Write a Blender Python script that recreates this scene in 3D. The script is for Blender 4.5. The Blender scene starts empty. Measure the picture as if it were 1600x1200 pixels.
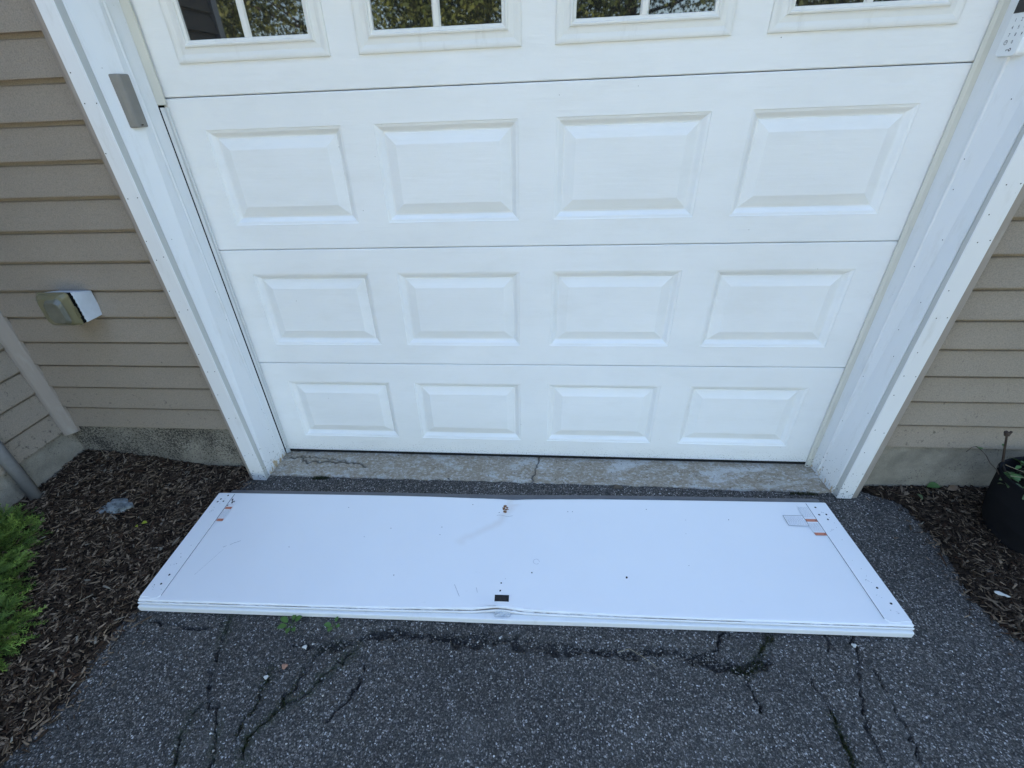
import bpy, math, random
import numpy as np
from mathutils import Vector, Matrix, Euler
random.seed(7); rng = np.random.default_rng(11)
S = bpy.context.scene; C = S.collection

# ------------------------------------------------------------------ camera
cam_d = bpy.data.cameras.new('camera'); cam = bpy.data.objects.new('camera', cam_d); C.objects.link(cam)
cam.location = (.0049, -1.8083, 1.5692); cam.rotation_euler = (1.0019, .0361, .0807)
cam_d.sensor_width = 36; cam_d.lens = 717.63 / 1600 * 36
cam_d.shift_x = 26.35 / 1600; cam_d.shift_y = 6.23 / 1600
cam_d.clip_start = .02; cam_d.clip_end = 300
S.camera = cam

# ------------------------------------------------------------------ light
SUN_EL, SUN_AZ = math.radians(50), math.radians(-12)      # sun stands behind the house
W = bpy.data.worlds.new('World'); S.world = W; W.use_nodes = True
nt = W.node_tree; nt.nodes.clear()
sky = nt.nodes.new('ShaderNodeTexSky'); sky.sky_type = 'NISHITA'; sky.sun_disc = False
sky.sun_elevation = SUN_EL; sky.sun_rotation = SUN_AZ; sky.air_density = 1.0; sky.dust_density = .6; sky.ozone_density = 1.3
bg = nt.nodes.new('ShaderNodeBackground'); bg.inputs[1].default_value = .09
wo = nt.nodes.new('ShaderNodeOutputWorld')
nt.links.new(sky.outputs[0], bg.inputs[0]); nt.links.new(bg.outputs[0], wo.inputs[0])
sd = bpy.data.lights.new('sun', 'SUN'); sd.energy = 5.0; sd.angle = math.radians(.5); sd.color = (1, .91, .76)
sun = bpy.data.objects.new('sun', sd); C.objects.link(sun)
dirv = Vector((math.sin(SUN_AZ) * math.cos(SUN_EL), math.cos(SUN_AZ) * math.cos(SUN_EL), math.sin(SUN_EL)))
sun.rotation_euler = dirv.to_track_quat('Z', 'Y').to_euler(); sun.location = (0, 0, 10)
S.view_settings.view_transform = 'Standard'; S.view_settings.look = 'None'
S.view_settings.exposure = 3.14; S.view_settings.gamma = 1; S.view_settings.use_curve_mapping = False

# ------------------------------------------------------------------ helpers
def prop(o, label=None, cat=None, group=None, kind=None):
    if label: o['label'] = label
    if cat: o['category'] = cat
    if group: o['group'] = group
    if kind: o['kind'] = kind
    return o
def thing(name, label, cat, loc=(0, 0, 0), group=None):
    o = bpy.data.objects.new(name, None); C.objects.link(o); o.location = loc; o.empty_display_size = .1
    return prop(o, label, cat, group)
def link(name, me, mat, parent=None):
    o = bpy.data.objects.new(name, me); C.objects.link(o)
    if mat is not None and not me.materials: me.materials.append(mat)
    if parent is not None: o.parent = parent
    return o
def mesh(name, V, F, mat=None, parent=None, smooth=False):
    me = bpy.data.meshes.new(name); me.from_pydata([tuple(v) for v in V], [], [tuple(f) for f in F]); me.update()
    if smooth: me.polygons.foreach_set('use_smooth', [True] * len(me.polygons))
    return link(name, me, mat, parent)
def npmesh(name, V, Q, mat=None, parent=None, smooth=False, attrs=None):
    V = np.asarray(V, dtype=np.float32); Q = np.asarray(Q, dtype=np.int32)
    me = bpy.data.meshes.new(name); k = Q.shape[1]
    me.vertices.add(len(V)); me.vertices.foreach_set('co', V.ravel())
    me.loops.add(Q.size); me.loops.foreach_set('vertex_index', Q.ravel())
    me.polygons.add(len(Q)); me.polygons.foreach_set('loop_start', np.arange(0, Q.size, k, dtype=np.int32))
    me.polygons.foreach_set('loop_total', np.full(len(Q), k, dtype=np.int32))
    if smooth: me.polygons.foreach_set('use_smooth', np.ones(len(Q), dtype=bool))
    for n, a in (attrs or {}).items():
        a = np.asarray(a, dtype=np.float32)
        if a.ndim == 1:
            at = me.attributes.new(n, 'FLOAT', 'POINT'); at.data.foreach_set('value', a)
        else:
            at = me.attributes.new(n, 'FLOAT_COLOR', 'POINT'); at.data.foreach_set('color', np.c_[a, np.ones(len(a))].astype(np.float32).ravel())
    me.update(calc_edges=True); me.validate()
    return link(name, me, mat, parent)
class G:
    """collects boxes, lofts and discs into one mesh"""
    def __init__(s): s.V = []; s.F = []
    def add(s, V, F):
        n = len(s.V); s.V += [tuple(v) for v in V]; s.F += [tuple(i + n for i in f) for f in F]; return s
    def box(s, x0, x1, y0, y1, z0, z1):
        return s.add([(x0,y0,z0),(x1,y0,z0),(x1,y1,z0),(x0,y1,z0),(x0,y0,z1),(x1,y0,z1),(x1,y1,z1),(x0,y1,z1)],
                     [(0,3,2,1),(4,5,6,7),(0,1,5,4),(1,2,6,5),(2,3,7,6),(3,0,4,7)])
    def loft(s, A, B, caps=True):
        n = len(A); F = [(i, (i+1) % n, n + (i+1) % n, n + i) for i in range(n)]
        if caps: F += [tuple(range(n))[::-1], tuple(range(n, 2*n))]
        return s.add(list(A) + list(B), F)
    def tube(s, pts, rad, n=8):
        rings = []
        for i, p in enumerate(pts):
            p = Vector(p); a = Vector(pts[max(i-1, 0)]); b = Vector(pts[min(i+1, len(pts)-1)])
            t = (b - a).normalized(); u = t.orthogonal().normalized(); w = t.cross(u)
            r = rad[i] if hasattr(rad, '__len__') else rad
            rings.append([p + r*(math.cos(2*math.pi*k/n)*u + math.sin(2*math.pi*k/n)*w) for k in range(n)])
        V = [v for r in rings for v in r]; F = []
        for i in range(len(rings)-1):
            for k in range(n): F.append((i*n+k, i*n+(k+1) % n, (i+1)*n+(k+1) % n, (i+1)*n+k))
        F += [tuple(range(n))[::-1], tuple(range((len(rings)-1)*n, len(rings)*n))]
        return s.add(V, F)
    def disc(s, c, r, u=(1,0,0), w=(0,1,0), n=8, jit=0.):
        c = Vector(c); u = Vector(u); w = Vector(w)
        return s.add([c + r*(1+jit*random.uniform(-1,1))*(math.cos(2*math.pi*k/n)*u + math.sin(2*math.pi*k/n)*w) for k in range(n)], [tuple(range(n))])
    def build(s, name, mat=None, parent=None, smooth=False, bevel=0):
        o = mesh(name, s.V, s.F, mat, parent, smooth)
        if bevel:
            m = o.modifiers.new('bevel', 'BEVEL'); m.width = bevel; m.segments = 2; m.limit_method = 'ANGLE'
        return o
def vnoise(x, y, scale, seed=0):
    r = np.random.default_rng(seed); N = 256; T = r.random((N, N)) * 2 - 1
    X = x*scale + 1000.37; Y = y*scale + 1000.71; xi = np.floor(X).astype(int); yi = np.floor(Y).astype(int)
    fx = X-xi; fy = Y-yi; fx = fx*fx*(3-2*fx); fy = fy*fy*(3-2*fy)
    g = lambda a, b: T[a % N, b % N]
    return (g(xi, yi)*(1-fx)+g(xi+1, yi)*fx)*(1-fy) + (g(xi, yi+1)*(1-fx)+g(xi+1, yi+1)*fx)*fy
def gridmesh(xs, ys, zf, keep=None):
    X, Y = np.meshgrid(xs, ys); Z = zf(X, Y); V = np.c_[X.ravel(), Y.ravel(), Z.ravel()]
    nx, ny = len(xs), len(ys); i, j = np.meshgrid(np.arange(nx-1), np.arange(ny-1)); a = (j*nx+i).ravel()
    Q = np.c_[a, a+1, a+nx+1, a+nx]
    if keep is not None:
        cx = V[Q].mean(1); Q = Q[keep(cx[:, 0], cx[:, 1])]
    return V, Q

# ------------------------------------------------------------------ materials
class M_:
    def __init__(s, name):
        s.m = bpy.data.materials.new(name); s.m.use_nodes = True; s.nt = s.m.node_tree; s.N = s.nt.nodes
        s.b = s.N['Principled BSDF']; s.geo = s.N.new('ShaderNodeNewGeometry')
    def lk(s, a, b): s.nt.links.new(a, b)
    def mapd(s, scale=(1, 1, 1)):
        mp = s.N.new('ShaderNodeMapping'); mp.inputs['Scale'].default_value = scale; s.lk(s.geo.outputs['Position'], mp.inputs[0]); return mp.outputs[0]
    def noise(s, sc, det=4, scale=(1, 1, 1), rough=.55):
        n = s.N.new('ShaderNodeTexNoise'); n.inputs['Scale'].default_value = sc; n.inputs['Detail'].default_value = det
        n.inputs['Roughness'].default_value = rough; s.lk(s.mapd(scale), n.inputs['Vector']); return n.outputs['Fac']
    def vor(s, sc, scale=(1, 1, 1), out='Distance', feat='F1'):
        n = s.N.new('ShaderNodeTexVoronoi'); n.feature = feat; n.inputs['Scale'].default_value = sc; s.lk(s.mapd(scale), n.inputs['Vector']); return n.outputs[out]
    def attr(s, name, out='Fac'):
        n = s.N.new('ShaderNodeAttribute'); n.attribute_name = name; return n.outputs[out]
    def ramp(s, fac, stops, interp='LINEAR'):
        r = s.N.new('ShaderNodeValToRGB'); r.color_ramp.interpolation = interp; e = r.color_ramp.elements
        while len(e) < len(stops): e.new(.5)
        for k, (p, c) in enumerate(stops):
            e[k].position = p; e[k].color = (c, c, c, 1) if not hasattr(c, '__len__') else (*c, 1)
        s.lk(fac, r.inputs[0]); return r.outputs[0]
    def mix(s, f, a, b, mode='MIX'):
        n = s.N.new('ShaderNodeMix'); n.data_type = 'RGBA'; n.blend_type = mode
        for sock, v in ((n.inputs[0], f), (n.inputs[6], a), (n.inputs[7], b)):
            if isinstance(v, (int, float)): sock.default_value = v if sock == n.inputs[0] else (v, v, v, 1)
            elif isinstance(v, tuple): sock.default_value = (*v, 1)
            else: s.lk(v, sock)
        return n.outputs[2]
    def math(s, op, a, b=0., clamp=False):
        n = s.N.new('ShaderNodeMath'); n.operation = op; n.use_clamp = clamp
        for k, v in enumerate((a, b)):
            if isinstance(v, (int, float)): n.inputs[k].default_value = v
            else: s.lk(v, n.inputs[k])
        return n.outputs[0]
    def xyz(s):
        n = s.N.new('ShaderNodeSeparateXYZ'); s.lk(s.geo.outputs['Position'], n.inputs[0]); return n.outputs
    def bump(s, h, strength=.3, dist=.002, prev=None):
        n = s.N.new('ShaderNodeBump'); n.inputs['Strength'].default_value = strength; n.inputs['Distance'].default_value = dist
        s.lk(h, n.inputs['Height'])
        if prev is not None: s.lk(prev, n.inputs['Normal'])
        return n.outputs[0]
    def fin(s, col=None, rough=.6, normal=None, spec=.4, metal=0):
        if col is not None:
            if isinstance(col, tuple): s.b.inputs['Base Color'].default_value = (*col, 1)
            else: s.lk(col, s.b.inputs['Base Color'])
        if isinstance(rough, (int, float)): s.b.inputs['Roughness'].default_value = rough
        else: s.lk(rough, s.b.inputs['Roughness'])
        s.b.inputs['Specular IOR Level'].default_value = spec; s.b.inputs['Metallic'].default_value = metal
        if normal is not None: s.lk(normal, s.b.inputs['Normal'])
        return s.m
def flat(name, c, rough=.6, spec=.4, var=.12, sc=30, metal=0):
    m = M_(name); n = m.noise(sc, 4)
    return m.fin(m.mix(n, tuple(max(0, v*(1-var)) for v in c), tuple(min(1, v*(1+var)) for v in c)), rough, None, spec, metal)

def mat_door():
    m = M_('embossed_white_paint')
    g = m.noise(60, 5, (.10, 1, 1.6), .6); big = m.noise(3.5, 4, (.6, 1, 1))
    c = m.mix(m.ramp(big, [(.3, 0), (.7, 1)]), (.80, .80, .78), (.85, .85, .835))
    c = m.mix(m.ramp(m.noise(9, 6, (.35, 1, 1.2), .7), [(.50, 0), (.70, .20)]), c, (.68, .67, .62))
    low = m.N.new('ShaderNodeMapRange'); low.inputs[1].default_value = .16; low.inputs[2].default_value = 0; low.inputs[3].default_value = 0; low.inputs[4].default_value = .16
    m.lk(m.xyz()[2], low.inputs[0])
    c = m.mix(m.ramp(m.math('ADD', m.noise(150, 5, rough=.7), low.outputs[0]), [(.70, 0), (.76, .6)]), c, (.25, .22, .18))       # washed-in dust
    sp = m.ramp(m.vor(26), [(0, 1), (.035, 1), (.05, 0)]); pick = m.ramp(m.noise(11, 2), [(.60, 0), (.64, 1)])
    c = m.mix(m.math('MULTIPLY', sp, pick), c, (.22, .2, .17))
    nb = m.bump(m.ramp(g, [(.35, 0), (.62, 1)]), .38, .0011)
    nb = m.bump(m.noise(380, 3, (.25, 1, 1)), .12, .0005, nb)
    return m.fin(c, .52, nb, .35)
def mat_trim(name, base, dirt=True, rot=False):
    m = M_(name); z = m.xyz()[2]
    c = m.mix(m.noise(7, 4, (1, 1, .3)), tuple(v*.93 for v in base), base)
    c = m.mix(m.ramp(m.noise(22, 5, (1, 1, .22), .7), [(.55, 0), (.75, .35)]), c, (.52, .50, .44))
    if dirt:
        low = m.N.new('ShaderNodeMapRange'); low.inputs[1].default_value = .30; low.inputs[2].default_value = -.03; low.inputs[3].default_value = 0; low.inputs[4].default_value = .13
        m.lk(z, low.inputs[0])
        sp = m.math('GREATER_THAN', m.math('ADD', m.noise(120, 6, (1, 1, .8), .65), low.outputs[0]), .73)
        c = m.mix(sp, c, (.05, .045, .04))
    if rot:
        zz = m.N.new('ShaderNodeMapRange'); zz.inputs[1].default_value = .07; zz.inputs[2].default_value = 0; zz.inputs[3].default_value = 0; zz.inputs[4].default_value = .3
        m.lk(z, zz.inputs[0])
        c = m.mix(m.ramp(m.math('ADD', m.noise(30, 4, (1, 1.6, .6)), zz.outputs[0]), [(.76, 0), (.84, .8)]), c, (.42, .27, .08))
    return m.fin(c, .45, m.bump(m.noise(90, 3, (1, 1, .12)), .12, .0006), .4)
def mat_siding(name, base, dirt=.5):
    m = M_(name); z = m.xyz()[2]
    c = m.mix(m.noise(5, 5), tuple(v*.88 for v in base), tuple(v*1.06 for v in base))
    c = m.mix(m.ramp(m.noise(260, 3), [(.40, 0), (.66, .5)]), c, tuple(v*.5 for v in base))
    low = m.N.new('ShaderNodeMapRange'); low.inputs[1].default_value = 1.0; low.inputs[2].default_value = .15; low.inputs[3].default_value = 0; low.inputs[4].default_value = .10
    m.lk(z, low.inputs[0])
    sp = m.ramp(m.math('ADD', m.noise(45, 7, (1, 1, 1), .72), m.math('MULTIPLY', low.outputs[0], dirt)), [(.66, 0), (.76, .75)])
    c = m.mix(sp, c, (.05, .045, .035))
    nb = m.bump(m.noise(55, 5, (.1, .1, 1.6), .65), .6, .002)
    nb = m.bump(m.noise(330, 2), .6, .0012, nb)
    return m.fin(c, .62, nb, .3)
def mat_foundation(name, dark):
    m = M_(name)
    c = m.ramp(m.noise(9, 7, rough=.65), [(.3, (.20, .18, .145)), (.7, (.38, .345, .28))])
    c = m.mix(m.ramp(m.noise(260, 3), [(.4, 0), (.7, .4)]), c, (.12, .11, .10))
    a = m.noise(110, 8, rough=.78); b = m.noise(3.2, 3)
    thr = m.math('ADD', a, m.math('MULTIPLY', m.math('SUBTRACT', b, .5), .5))
    c = m.mix(m.ramp(thr, [(dark, 0), (dark+.07, .85)]), c, (.028, .026, .024))
    nb = m.bump(m.noise(140, 6, rough=.7), .6, .003)
    return m.fin(c, .9, nb, .2)
def mat_asphalt():
    m = M_('asphalt')
    v = m.N.new('ShaderNodeTexVoronoi'); v.inputs['Scale'].default_value = 190; v.inputs['Randomness'].default_value = 1
    nz = m.N.new('ShaderNodeTexNoise'); nz.inputs['Scale'].default_value = 90
    m.lk(m.mapd(), nz.inputs['Vector']); add = m.N.new('ShaderNodeMix'); add.data_type = 'RGBA'; add.blend_type = 'LINEAR_LIGHT'; add.inputs[0].default_value = .006
    m.lk(m.mapd(), add.inputs[6]); m.lk(nz.outputs['Color'], add.inputs[7]); m.lk(add.outputs[2], v.inputs['Vector'])
    sep = m.N.new('ShaderNodeSeparateColor'); m.lk(v.outputs['Color'], sep.inputs[0])
    stone = m.ramp(sep.outputs[0], [(0, (.022, .019, .016)), (.35, (.062, .055, .047)), (.62, (.135, .121, .106)), (.86, (.26, .237, .21)), (.97, (.46, .44, .42)), (1, (.75, .73, .70))])
    body = m.ramp(v.outputs['Distance'], [(.0, 1), (.40, 1), (.62, 0)])
    c = m.mix(body, (.027, .024, .021), stone)
    # finer grit between the stones
    v2 = m.N.new('ShaderNodeTexVoronoi'); v2.inputs['Scale'].default_value = 420; m.lk(m.mapd(), v2.inputs['Vector'])
    s2 = m.N.new('ShaderNodeSeparateColor'); m.lk(v2.outputs['Color'], s2.inputs[0])
    c = m.mix(m.ramp(s2.outputs[1], [(.6, 0), (.95, .6)]), c, (.13, .127, .12))
    c = m.mix(m.ramp(m.noise(2.2, 5, rough=.6), [(.38, .55), (.68, 0)]), c, m.mix(1.0, c, (.55, .55, .56), 'MULTIPLY'))
    c = m.mix(m.ramp(m.noise(7, 4), [(.55, 0), (.8, .25)]), c, (.16, .15, .13))
    cr = m.attr('crack'); c = m.mix(m.math('MULTIPLY', cr, .78, True), c, (.006, .006, .006))
    mo = m.math('MULTIPLY', m.attr('moss'), m.ramp(m.noise(70, 5, rough=.7), [(.42, 0), (.62, 1)]), True)
    c = m.mix(mo, c, (.022, .03, .008))
    h = m.math('MULTIPLY', m.math('SUBTRACT', 1., v.outputs['Distance']), m.math('ADD', sep.outputs[1], .3))
    nb = m.bump(h, .85, .004); nb = m.bump(m.noise(500, 3), .5, .0012, nb)
    return m.fin(c, m.ramp(sep.outputs[2], [(0, .55), (1, .95)]), nb, .45)
def mat_concrete():
    m = M_('worn_concrete'); n = m.noise(3.2, 9, (1, 2.2, 1), .72)
    c = m.ramp(n, [(.40, (.42, .40, .35)), (.47, (.27, .22, .155)), (.54, (.31, .265, .20)), (.62, (.46, .45, .42))])
    c = m.mix(m.ramp(m.noise(62, 8, (1, 1.3, 1), .8), [(.50, 0), (.60, .6)]), c, (.60, .60, .58))
    c = m.mix(m.ramp(m.noise(80, 8, rough=.75), [(.585, 0), (.63, .85)]), c, (.09, .075, .055))
    c = m.mix(m.ramp(m.noise(11, 8, rough=.8), [(.60, 0), (.68, .6)]), c, (.13, .11, .08))
    c = m.mix(m.ramp(m.noise(300, 3), [(.45, 0), (.75, .35)]), c, (.12, .11, .09))
    c = m.mix(m.math('MULTIPLY', m.attr('crack'), .85, True), c, (.03, .028, .025))
    return m.fin(c, .88, m.bump(m.noise(160, 6, rough=.7), .5, .002), .2)
def mat_attr(name, rough=.85, spec=.2, sub=0):
    m = M_(name); c = m.attr('col', 'Color')
    c = m.mix(m.ramp(m.noise(220, 3), [(.35, 0), (.7, .45)]), c, m.mix(1., c, (.45, .45, .45), 'MULTIPLY'))
    if sub:
        m.b.inputs['Subsurface Weight'].default_value = 0
    return m.fin(c, rough, None, spec)
def mat_soil():
    m = M_('mulch_soil')
    c = m.ramp(m.noise(60, 7, rough=.7), [(.3, (.008, .006, .005)), (.6, (.026, .018, .013)), (.8, (.06, .045, .033))])
    return m.fin(c, .95, m.bump(m.noise(90, 6, rough=.7), 1, .012), .15)
def mat_panel():
    m = M_('fallen_panel_paint')
    c = m.mix(m.noise(4, 4), (.79, .79, .79), (.83, .83, .825))
    sp = m.ramp(m.vor(17), [(0, 1), (.03, 1), (.045, 0)]); pk = m.ramp(m.noise(9, 2), [(.60, 0), (.63, 1)])
    c = m.mix(m.math('MULTIPLY', sp, pk), c, (.2, .18, .15))
    c = m.mix(m.ramp(m.noise(26, 6, (1, 2, 1), .75), [(.66, 0), (.76, .28)]), c, (.52, .50, .47))
    st = m.attr('stain'); c = m.mix(st, c, (.60, .50, .42))
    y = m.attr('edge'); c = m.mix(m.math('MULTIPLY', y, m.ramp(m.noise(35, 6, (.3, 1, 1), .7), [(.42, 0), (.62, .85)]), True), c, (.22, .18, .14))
    return m.fin(c, .40, m.bump(m.noise(1.8, 3), .35, .012), .45)

DOOR = mat_door(); TRIM = mat_trim('white_coil_trim', (.80, .80, .79)); JAMB = mat_trim('white_jamb_paint', (.78, .785, .78), rot=True)
STOP = mat_trim('cream_vinyl', (.66, .64, .56)); WSTRIP = mat_trim('grey_white_strip', (.66, .67, .66)); GROOVE = mat_trim('dusty_groove', (.50, .50, .47)); TAN = mat_trim('tan_vinyl', (.33, .285, .245), False)
SIDE = mat_siding('tan_siding', (.325, .272, .215), .8); SIDEW = mat_siding('wing_siding', (.33, .278, .22), 1.3)
FOUND = mat_foundation('foundation_concrete', .565); FOUNDL = mat_foundation('spattered_foundation', .485); FOUNDW = mat_foundation('stained_foundation', .555)
ASPH = mat_asphalt(); CONC = mat_concrete(); SOIL = mat_soil(); CHIP = mat_attr('wood_chip'); LEAFC = mat_attr('leaf_colour', .6, .3)
PANEL = mat_panel(); RUBBER = flat('black_rubber', (.012, .012, .013), .6); DARK = flat('dark_hole', (.006, .006, .006), .9, .1)
GREYSEAL = flat('grey_retainer', (.12, .12, .125), .55, .4, .3, 18); PIPE = flat('grey_pvc', (.24, .24, .245), .6, .3, .15, 60)
GLASS = M_('window_glass').fin((.012, .013, .014), .02, None, .75)
GLASS.node_tree.nodes['Principled BSDF'].inputs['IOR'].default_value = 1.6
SENSOR = flat('taupe_plastic', (.215, .20, .175), .5); KEYW = flat('keypad_plastic', (.80, .81, .80), .4, .4, .03); INK = flat('printed_ink', (.05, .05, .055), .5)
ORANGE = flat('orange_print', (.55, .20, .12), .5); GREYINK = flat('grey_print', (.50, .50, .52), .5); PAPER = flat('label_paper', (.80, .80, .80), .4, .4, .02)
RUST = flat('rust', (.22, .11, .05), .8, .2, .5, 200); SCUFF = flat('grey_scuff', (.45, .45, .46), .7, .2, .1)
FABRIC = M_('black_felt'); FABRIC = FABRIC.fin(FABRIC.mix(FABRIC.noise(300, 3), (.006, .006, .007), (.016, .016, .018)), .95, FABRIC.bump(FABRIC.noise(400, 3), .4, .001), .1)
BARK = flat('bark', (.06, .045, .035), .9, .1, .4, 20); FOIL = flat('torn_metal', (.42, .45, .48), .45, .5, .35, 120)
BLOCKW = flat('white_vinyl_block', (.62, .66, .70), .4); DRYSTRAW = flat('dry_straw', (.30, .25, .16), .8)
YELL = M_('yellowed_plastic'); YELL = YELL.fin(YELL.mix(YELL.noise(14, 4), (.125, .110, .055), (.19, .17, .09)), .32, None, .5)
YELL.node_tree.nodes['Principled BSDF'].inputs['Transmission Weight'].default_value = .09
LENS = flat('cloudy_plastic', (.13, .125, .095), .22, .6, .35, 25)
LAWN = flat('lawn_green', (.05, .075, .025), .9, .1, .4, 3)

# ================================================================== SETTING
GZ = -.028
cracks = {'main':(.011,[(-.833,-1.002),(-.682,-1.003),(-.601,-.972),(-.516,-.948),(-.403,-.941),(-.288,-.946),(-.241,-.956),(-.185,-.957),(-.143,-.93),(-.086,-.94),(-.031,-.948),(.046,-.954),(.121,-.958),(.164,-.964),(.249,-.965),(.333,-.962),(.408,-.953),(.471,-.949),(.521,-.959),(.571,-.962),(.607,-.976),(.662,-.992),(.712,-.989),(.775,-.955)]),
 'a':(0.005,[(-1.116,-.913),(-1.091,-1.006),(-1.075,-1.071),(-1.051,-1.15),(-1.03,-1.186),(-1.047,-1.233),(-1.051,-1.292),(-1.018,-1.368),(-1.03,-1.5)]),
 'b':(0.0043,[(-1.03,-1.186),(-.981,-1.219),(-.94,-1.285),(-.911,-1.346),(-.9,-1.5)]),
 'c':(0.0043,[(-.6,-.976),(-.723,-1.017),(-.749,-1.061),(-.757,-1.131),(-.777,-1.188),(-.811,-1.243),(-.842,-1.278),(-.838,-1.31),(-.808,-1.339)]),
 'd':(0.0036,[(-.87,-1.099),(-.858,-1.175),(-.865,-1.221),(-.876,-1.272)]),'e':(0.0043,[(-.574,-1.018),(-.554,-1.059),(-.559,-1.128),(-.591,-1.185),(-.617,-1.221)]),
 'f':(0.0043,[(1.097,-.851),(1.076,-.926),(1.041,-.997),(.995,-1.089),(.985,-1.155),(.983,-1.23),(.98,-1.4)]),
 'g':(0.005,[(1.076,-.926),(1.105,-.944),(1.1,-1.002),(1.099,-1.065),(1.104,-1.115),(1.099,-1.163),(1.076,-1.223),(1.05,-1.4)]),
 'h':(0.0036,[(.891,-1.003),(.906,-1.051),(.902,-1.095),(.899,-1.153),(.901,-1.199),(.898,-1.235),(.9,-1.4)]),
 'i':(0.0043,[(.606,-.966),(.635,-.901),(.681,-.876)]),'j':(0.0043,[(.712,-.989),(.752,-.936),(.801,-.891),(.827,-.867)]),
 'k':(0.0036,[(.682,-.991),(.69,-1.074),(.695,-1.109)]),'l':(0.0036,[(-1.398,-.954),(-1.249,-.969),(-1.126,-.95)]),'m':(.004,[(1.002,-.856),(.985,-.911)]),
 'n':(.004,[(-.60,-.99),(-.66,-1.07),(-.72,-1.15),(-.80,-1.22)])}
def seg_dist(X, Y, pts, seed):
    r = np.random.default_rng(seed); P = [np.array(pts[0])]
    for a, b in zip(pts[:-1], pts[1:]):
        a = np.array(a); b = np.array(b); n = max(1, int(np.linalg.norm(b-a)/.012))
        for k in range(1, n+1): P.append(a+(b-a)*k/n + (r.normal(0, .0060, 2) if k < n else 0))
    P = np.array(P); D = np.full(X.shape, 9.); A = P[:-1]; B = P[1:]
    m = (X > P[:,0].min()-.05) & (X < P[:,0].max()+.05) & (Y > P[:,1].min()-.05) & (Y < P[:,1].max()+.05)
    x = X[m]; y = Y[m]; d = np.full(x.shape, 9.)
    for a, b in zip(A, B):
        e = b-a; t = np.clip(((x-a[0])*e[0]+(y-a[1])*e[1])/max(1e-9, e@e), 0, 1)
        d = np.minimum(d, np.hypot(x-a[0]-t*e[0], y-a[1]-t*e[1]))
    D[m] = d; return D
fx = np.arange(-1.72, 1.80, .0034); fy = np.arange(-1.44, -.150, .003)
xs = np.r_[-2.9, -2.4, -2.0, -1.85, -1.78, fx, 1.84, 1.9, 2.1, 2.5, 2.9]; ys = np.r_[-30, -20, -12, -7, -4, -3, -2.2, -1.8, -1.6, -1.5, fy, -.12]
CR = {}; MO = {}
def asph_z(X, Y):
    z = GZ + .004*vnoise(X, Y, 1.3, 1) + .0016*vnoise(X, Y, 9, 2) + .0011*vnoise(X, Y, 70, 3) + .0013*vnoise(X, Y, 140, 4)
    cr = np.zeros_like(X); mo = np.zeros_like(X)
    for i, (k, (w, pts)) in enumerate(cracks.items()):
        d = seg_dist(X, Y, pts, i); ww = w*(.75+.75*np.clip(vnoise(X, Y, 14, 20+i), -1, 1))
        if k == 'main': ww = ww*np.where((X > -.35) & (X < .6), 1.7, 1.2)
        c = np.clip((1.18 - d/np.maximum(ww, .002))*1.9, 0, 1); cr = np.maximum(cr, c)
        if k in 'abcdhj' or k in ('c', 'n') or k == 'k': mo = np.maximum(mo, np.clip(1 - d/.03, 0, 1)*np.clip(vnoise(X, Y, 6, 50+i)*1.6+.35, 0, 1))
    cr *= np.clip(.75+.9*vnoise(X, Y, 45, 9)+.4*vnoise(X, Y, 18, 10), .12, 1)
    z -= .020*cr
    # slabs either side of the main crack sit at slightly different heights
    z += .004*np.clip((Y+.955)*30, 0, 1)*np.clip((.9-np.abs(X))*4, 0, 1)
    CR['c'] = cr.ravel(); MO['m'] = mo.ravel(); return z
V, Q = gridmesh(xs, ys, asph_z)
o = npmesh('driveway', V, Q, ASPH, attrs={'crack': CR['c'], 'moss': MO['m']}, smooth=True); prop(o, kind='structure')
o = G().add([(-60,-60,-.12),(60,-60,-.12),(60,60,-.12),(-60,60,-.12)], [(0,1,2,3)]).build('ground', LAWN); prop(o, kind='structure')
o = G().add([(2.9,-30,-.05),(30,-30,-.05),(30,-1.9,-.05),(2.9,-1.9,-.05)], [(0,1,2,3)]).build('lawn', LAWN); prop(o, kind='structure')

o = G().add([(-30,-5.6,-.02),(-30,-9.4,-.02),(30,-9.4,-.02),(30,-5.6,-.02)], [(0,1,2,3)]).build('added_bounce_strip', flat('pale_bounce_surface', (.42,.40,.35), .9)); prop(o, kind='structure')  # unseen pale strip, added so sunlit ground bounces warm light onto the door
# mulch beds -------------------------------------------------------
LB = np.array([(-1.40,-.13),(-1.433,-.226),(-1.47,-.5),(-1.484,-.93),(-1.502,-1.016),(-1.509,-1.102),(-1.47,-1.179),(-1.493,-1.261),(-1.511,-1.343),(-1.528,-1.388),(-1.55,-1.7),(-1.6,-2.4)])
RB = np.array([(1.50,-.125),(1.505,-.169),(1.619,-.223),(1.633,-.325),(1.631,-.425),(1.61,-.559),(1.583,-.666),(1.584,-.749),(1.625,-.845),(1.66,-1.1),(1.7,-1.9)])
def lbx(y): return np.interp(-y, -LB[:,1], LB[:,0])
def rbx(y): return np.interp(-y, -RB[:,1], RB[:,0])
def sstep(t): t = np.clip(t, 0, 1); return t*t*(3-2*t)
def lz(x, y):
    d = lbx(y) - x
    z = -.030 + .014*sstep(d/.04) + .085*sstep((d-.15)/.72)
    return z + (.006*vnoise(x, y, 9, 31) + .004*vnoise(x, y, 30, 32))*sstep(d/.08)
def rz(x, y):
    d = x - rbx(y)
    z = -.032 + .016*sstep(d/.04) + .012*sstep(d/.5)
    return z + (.005*vnoise(x, y, 9, 33) + .004*vnoise(x, y, 30, 34))*sstep(d/.08)
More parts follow.
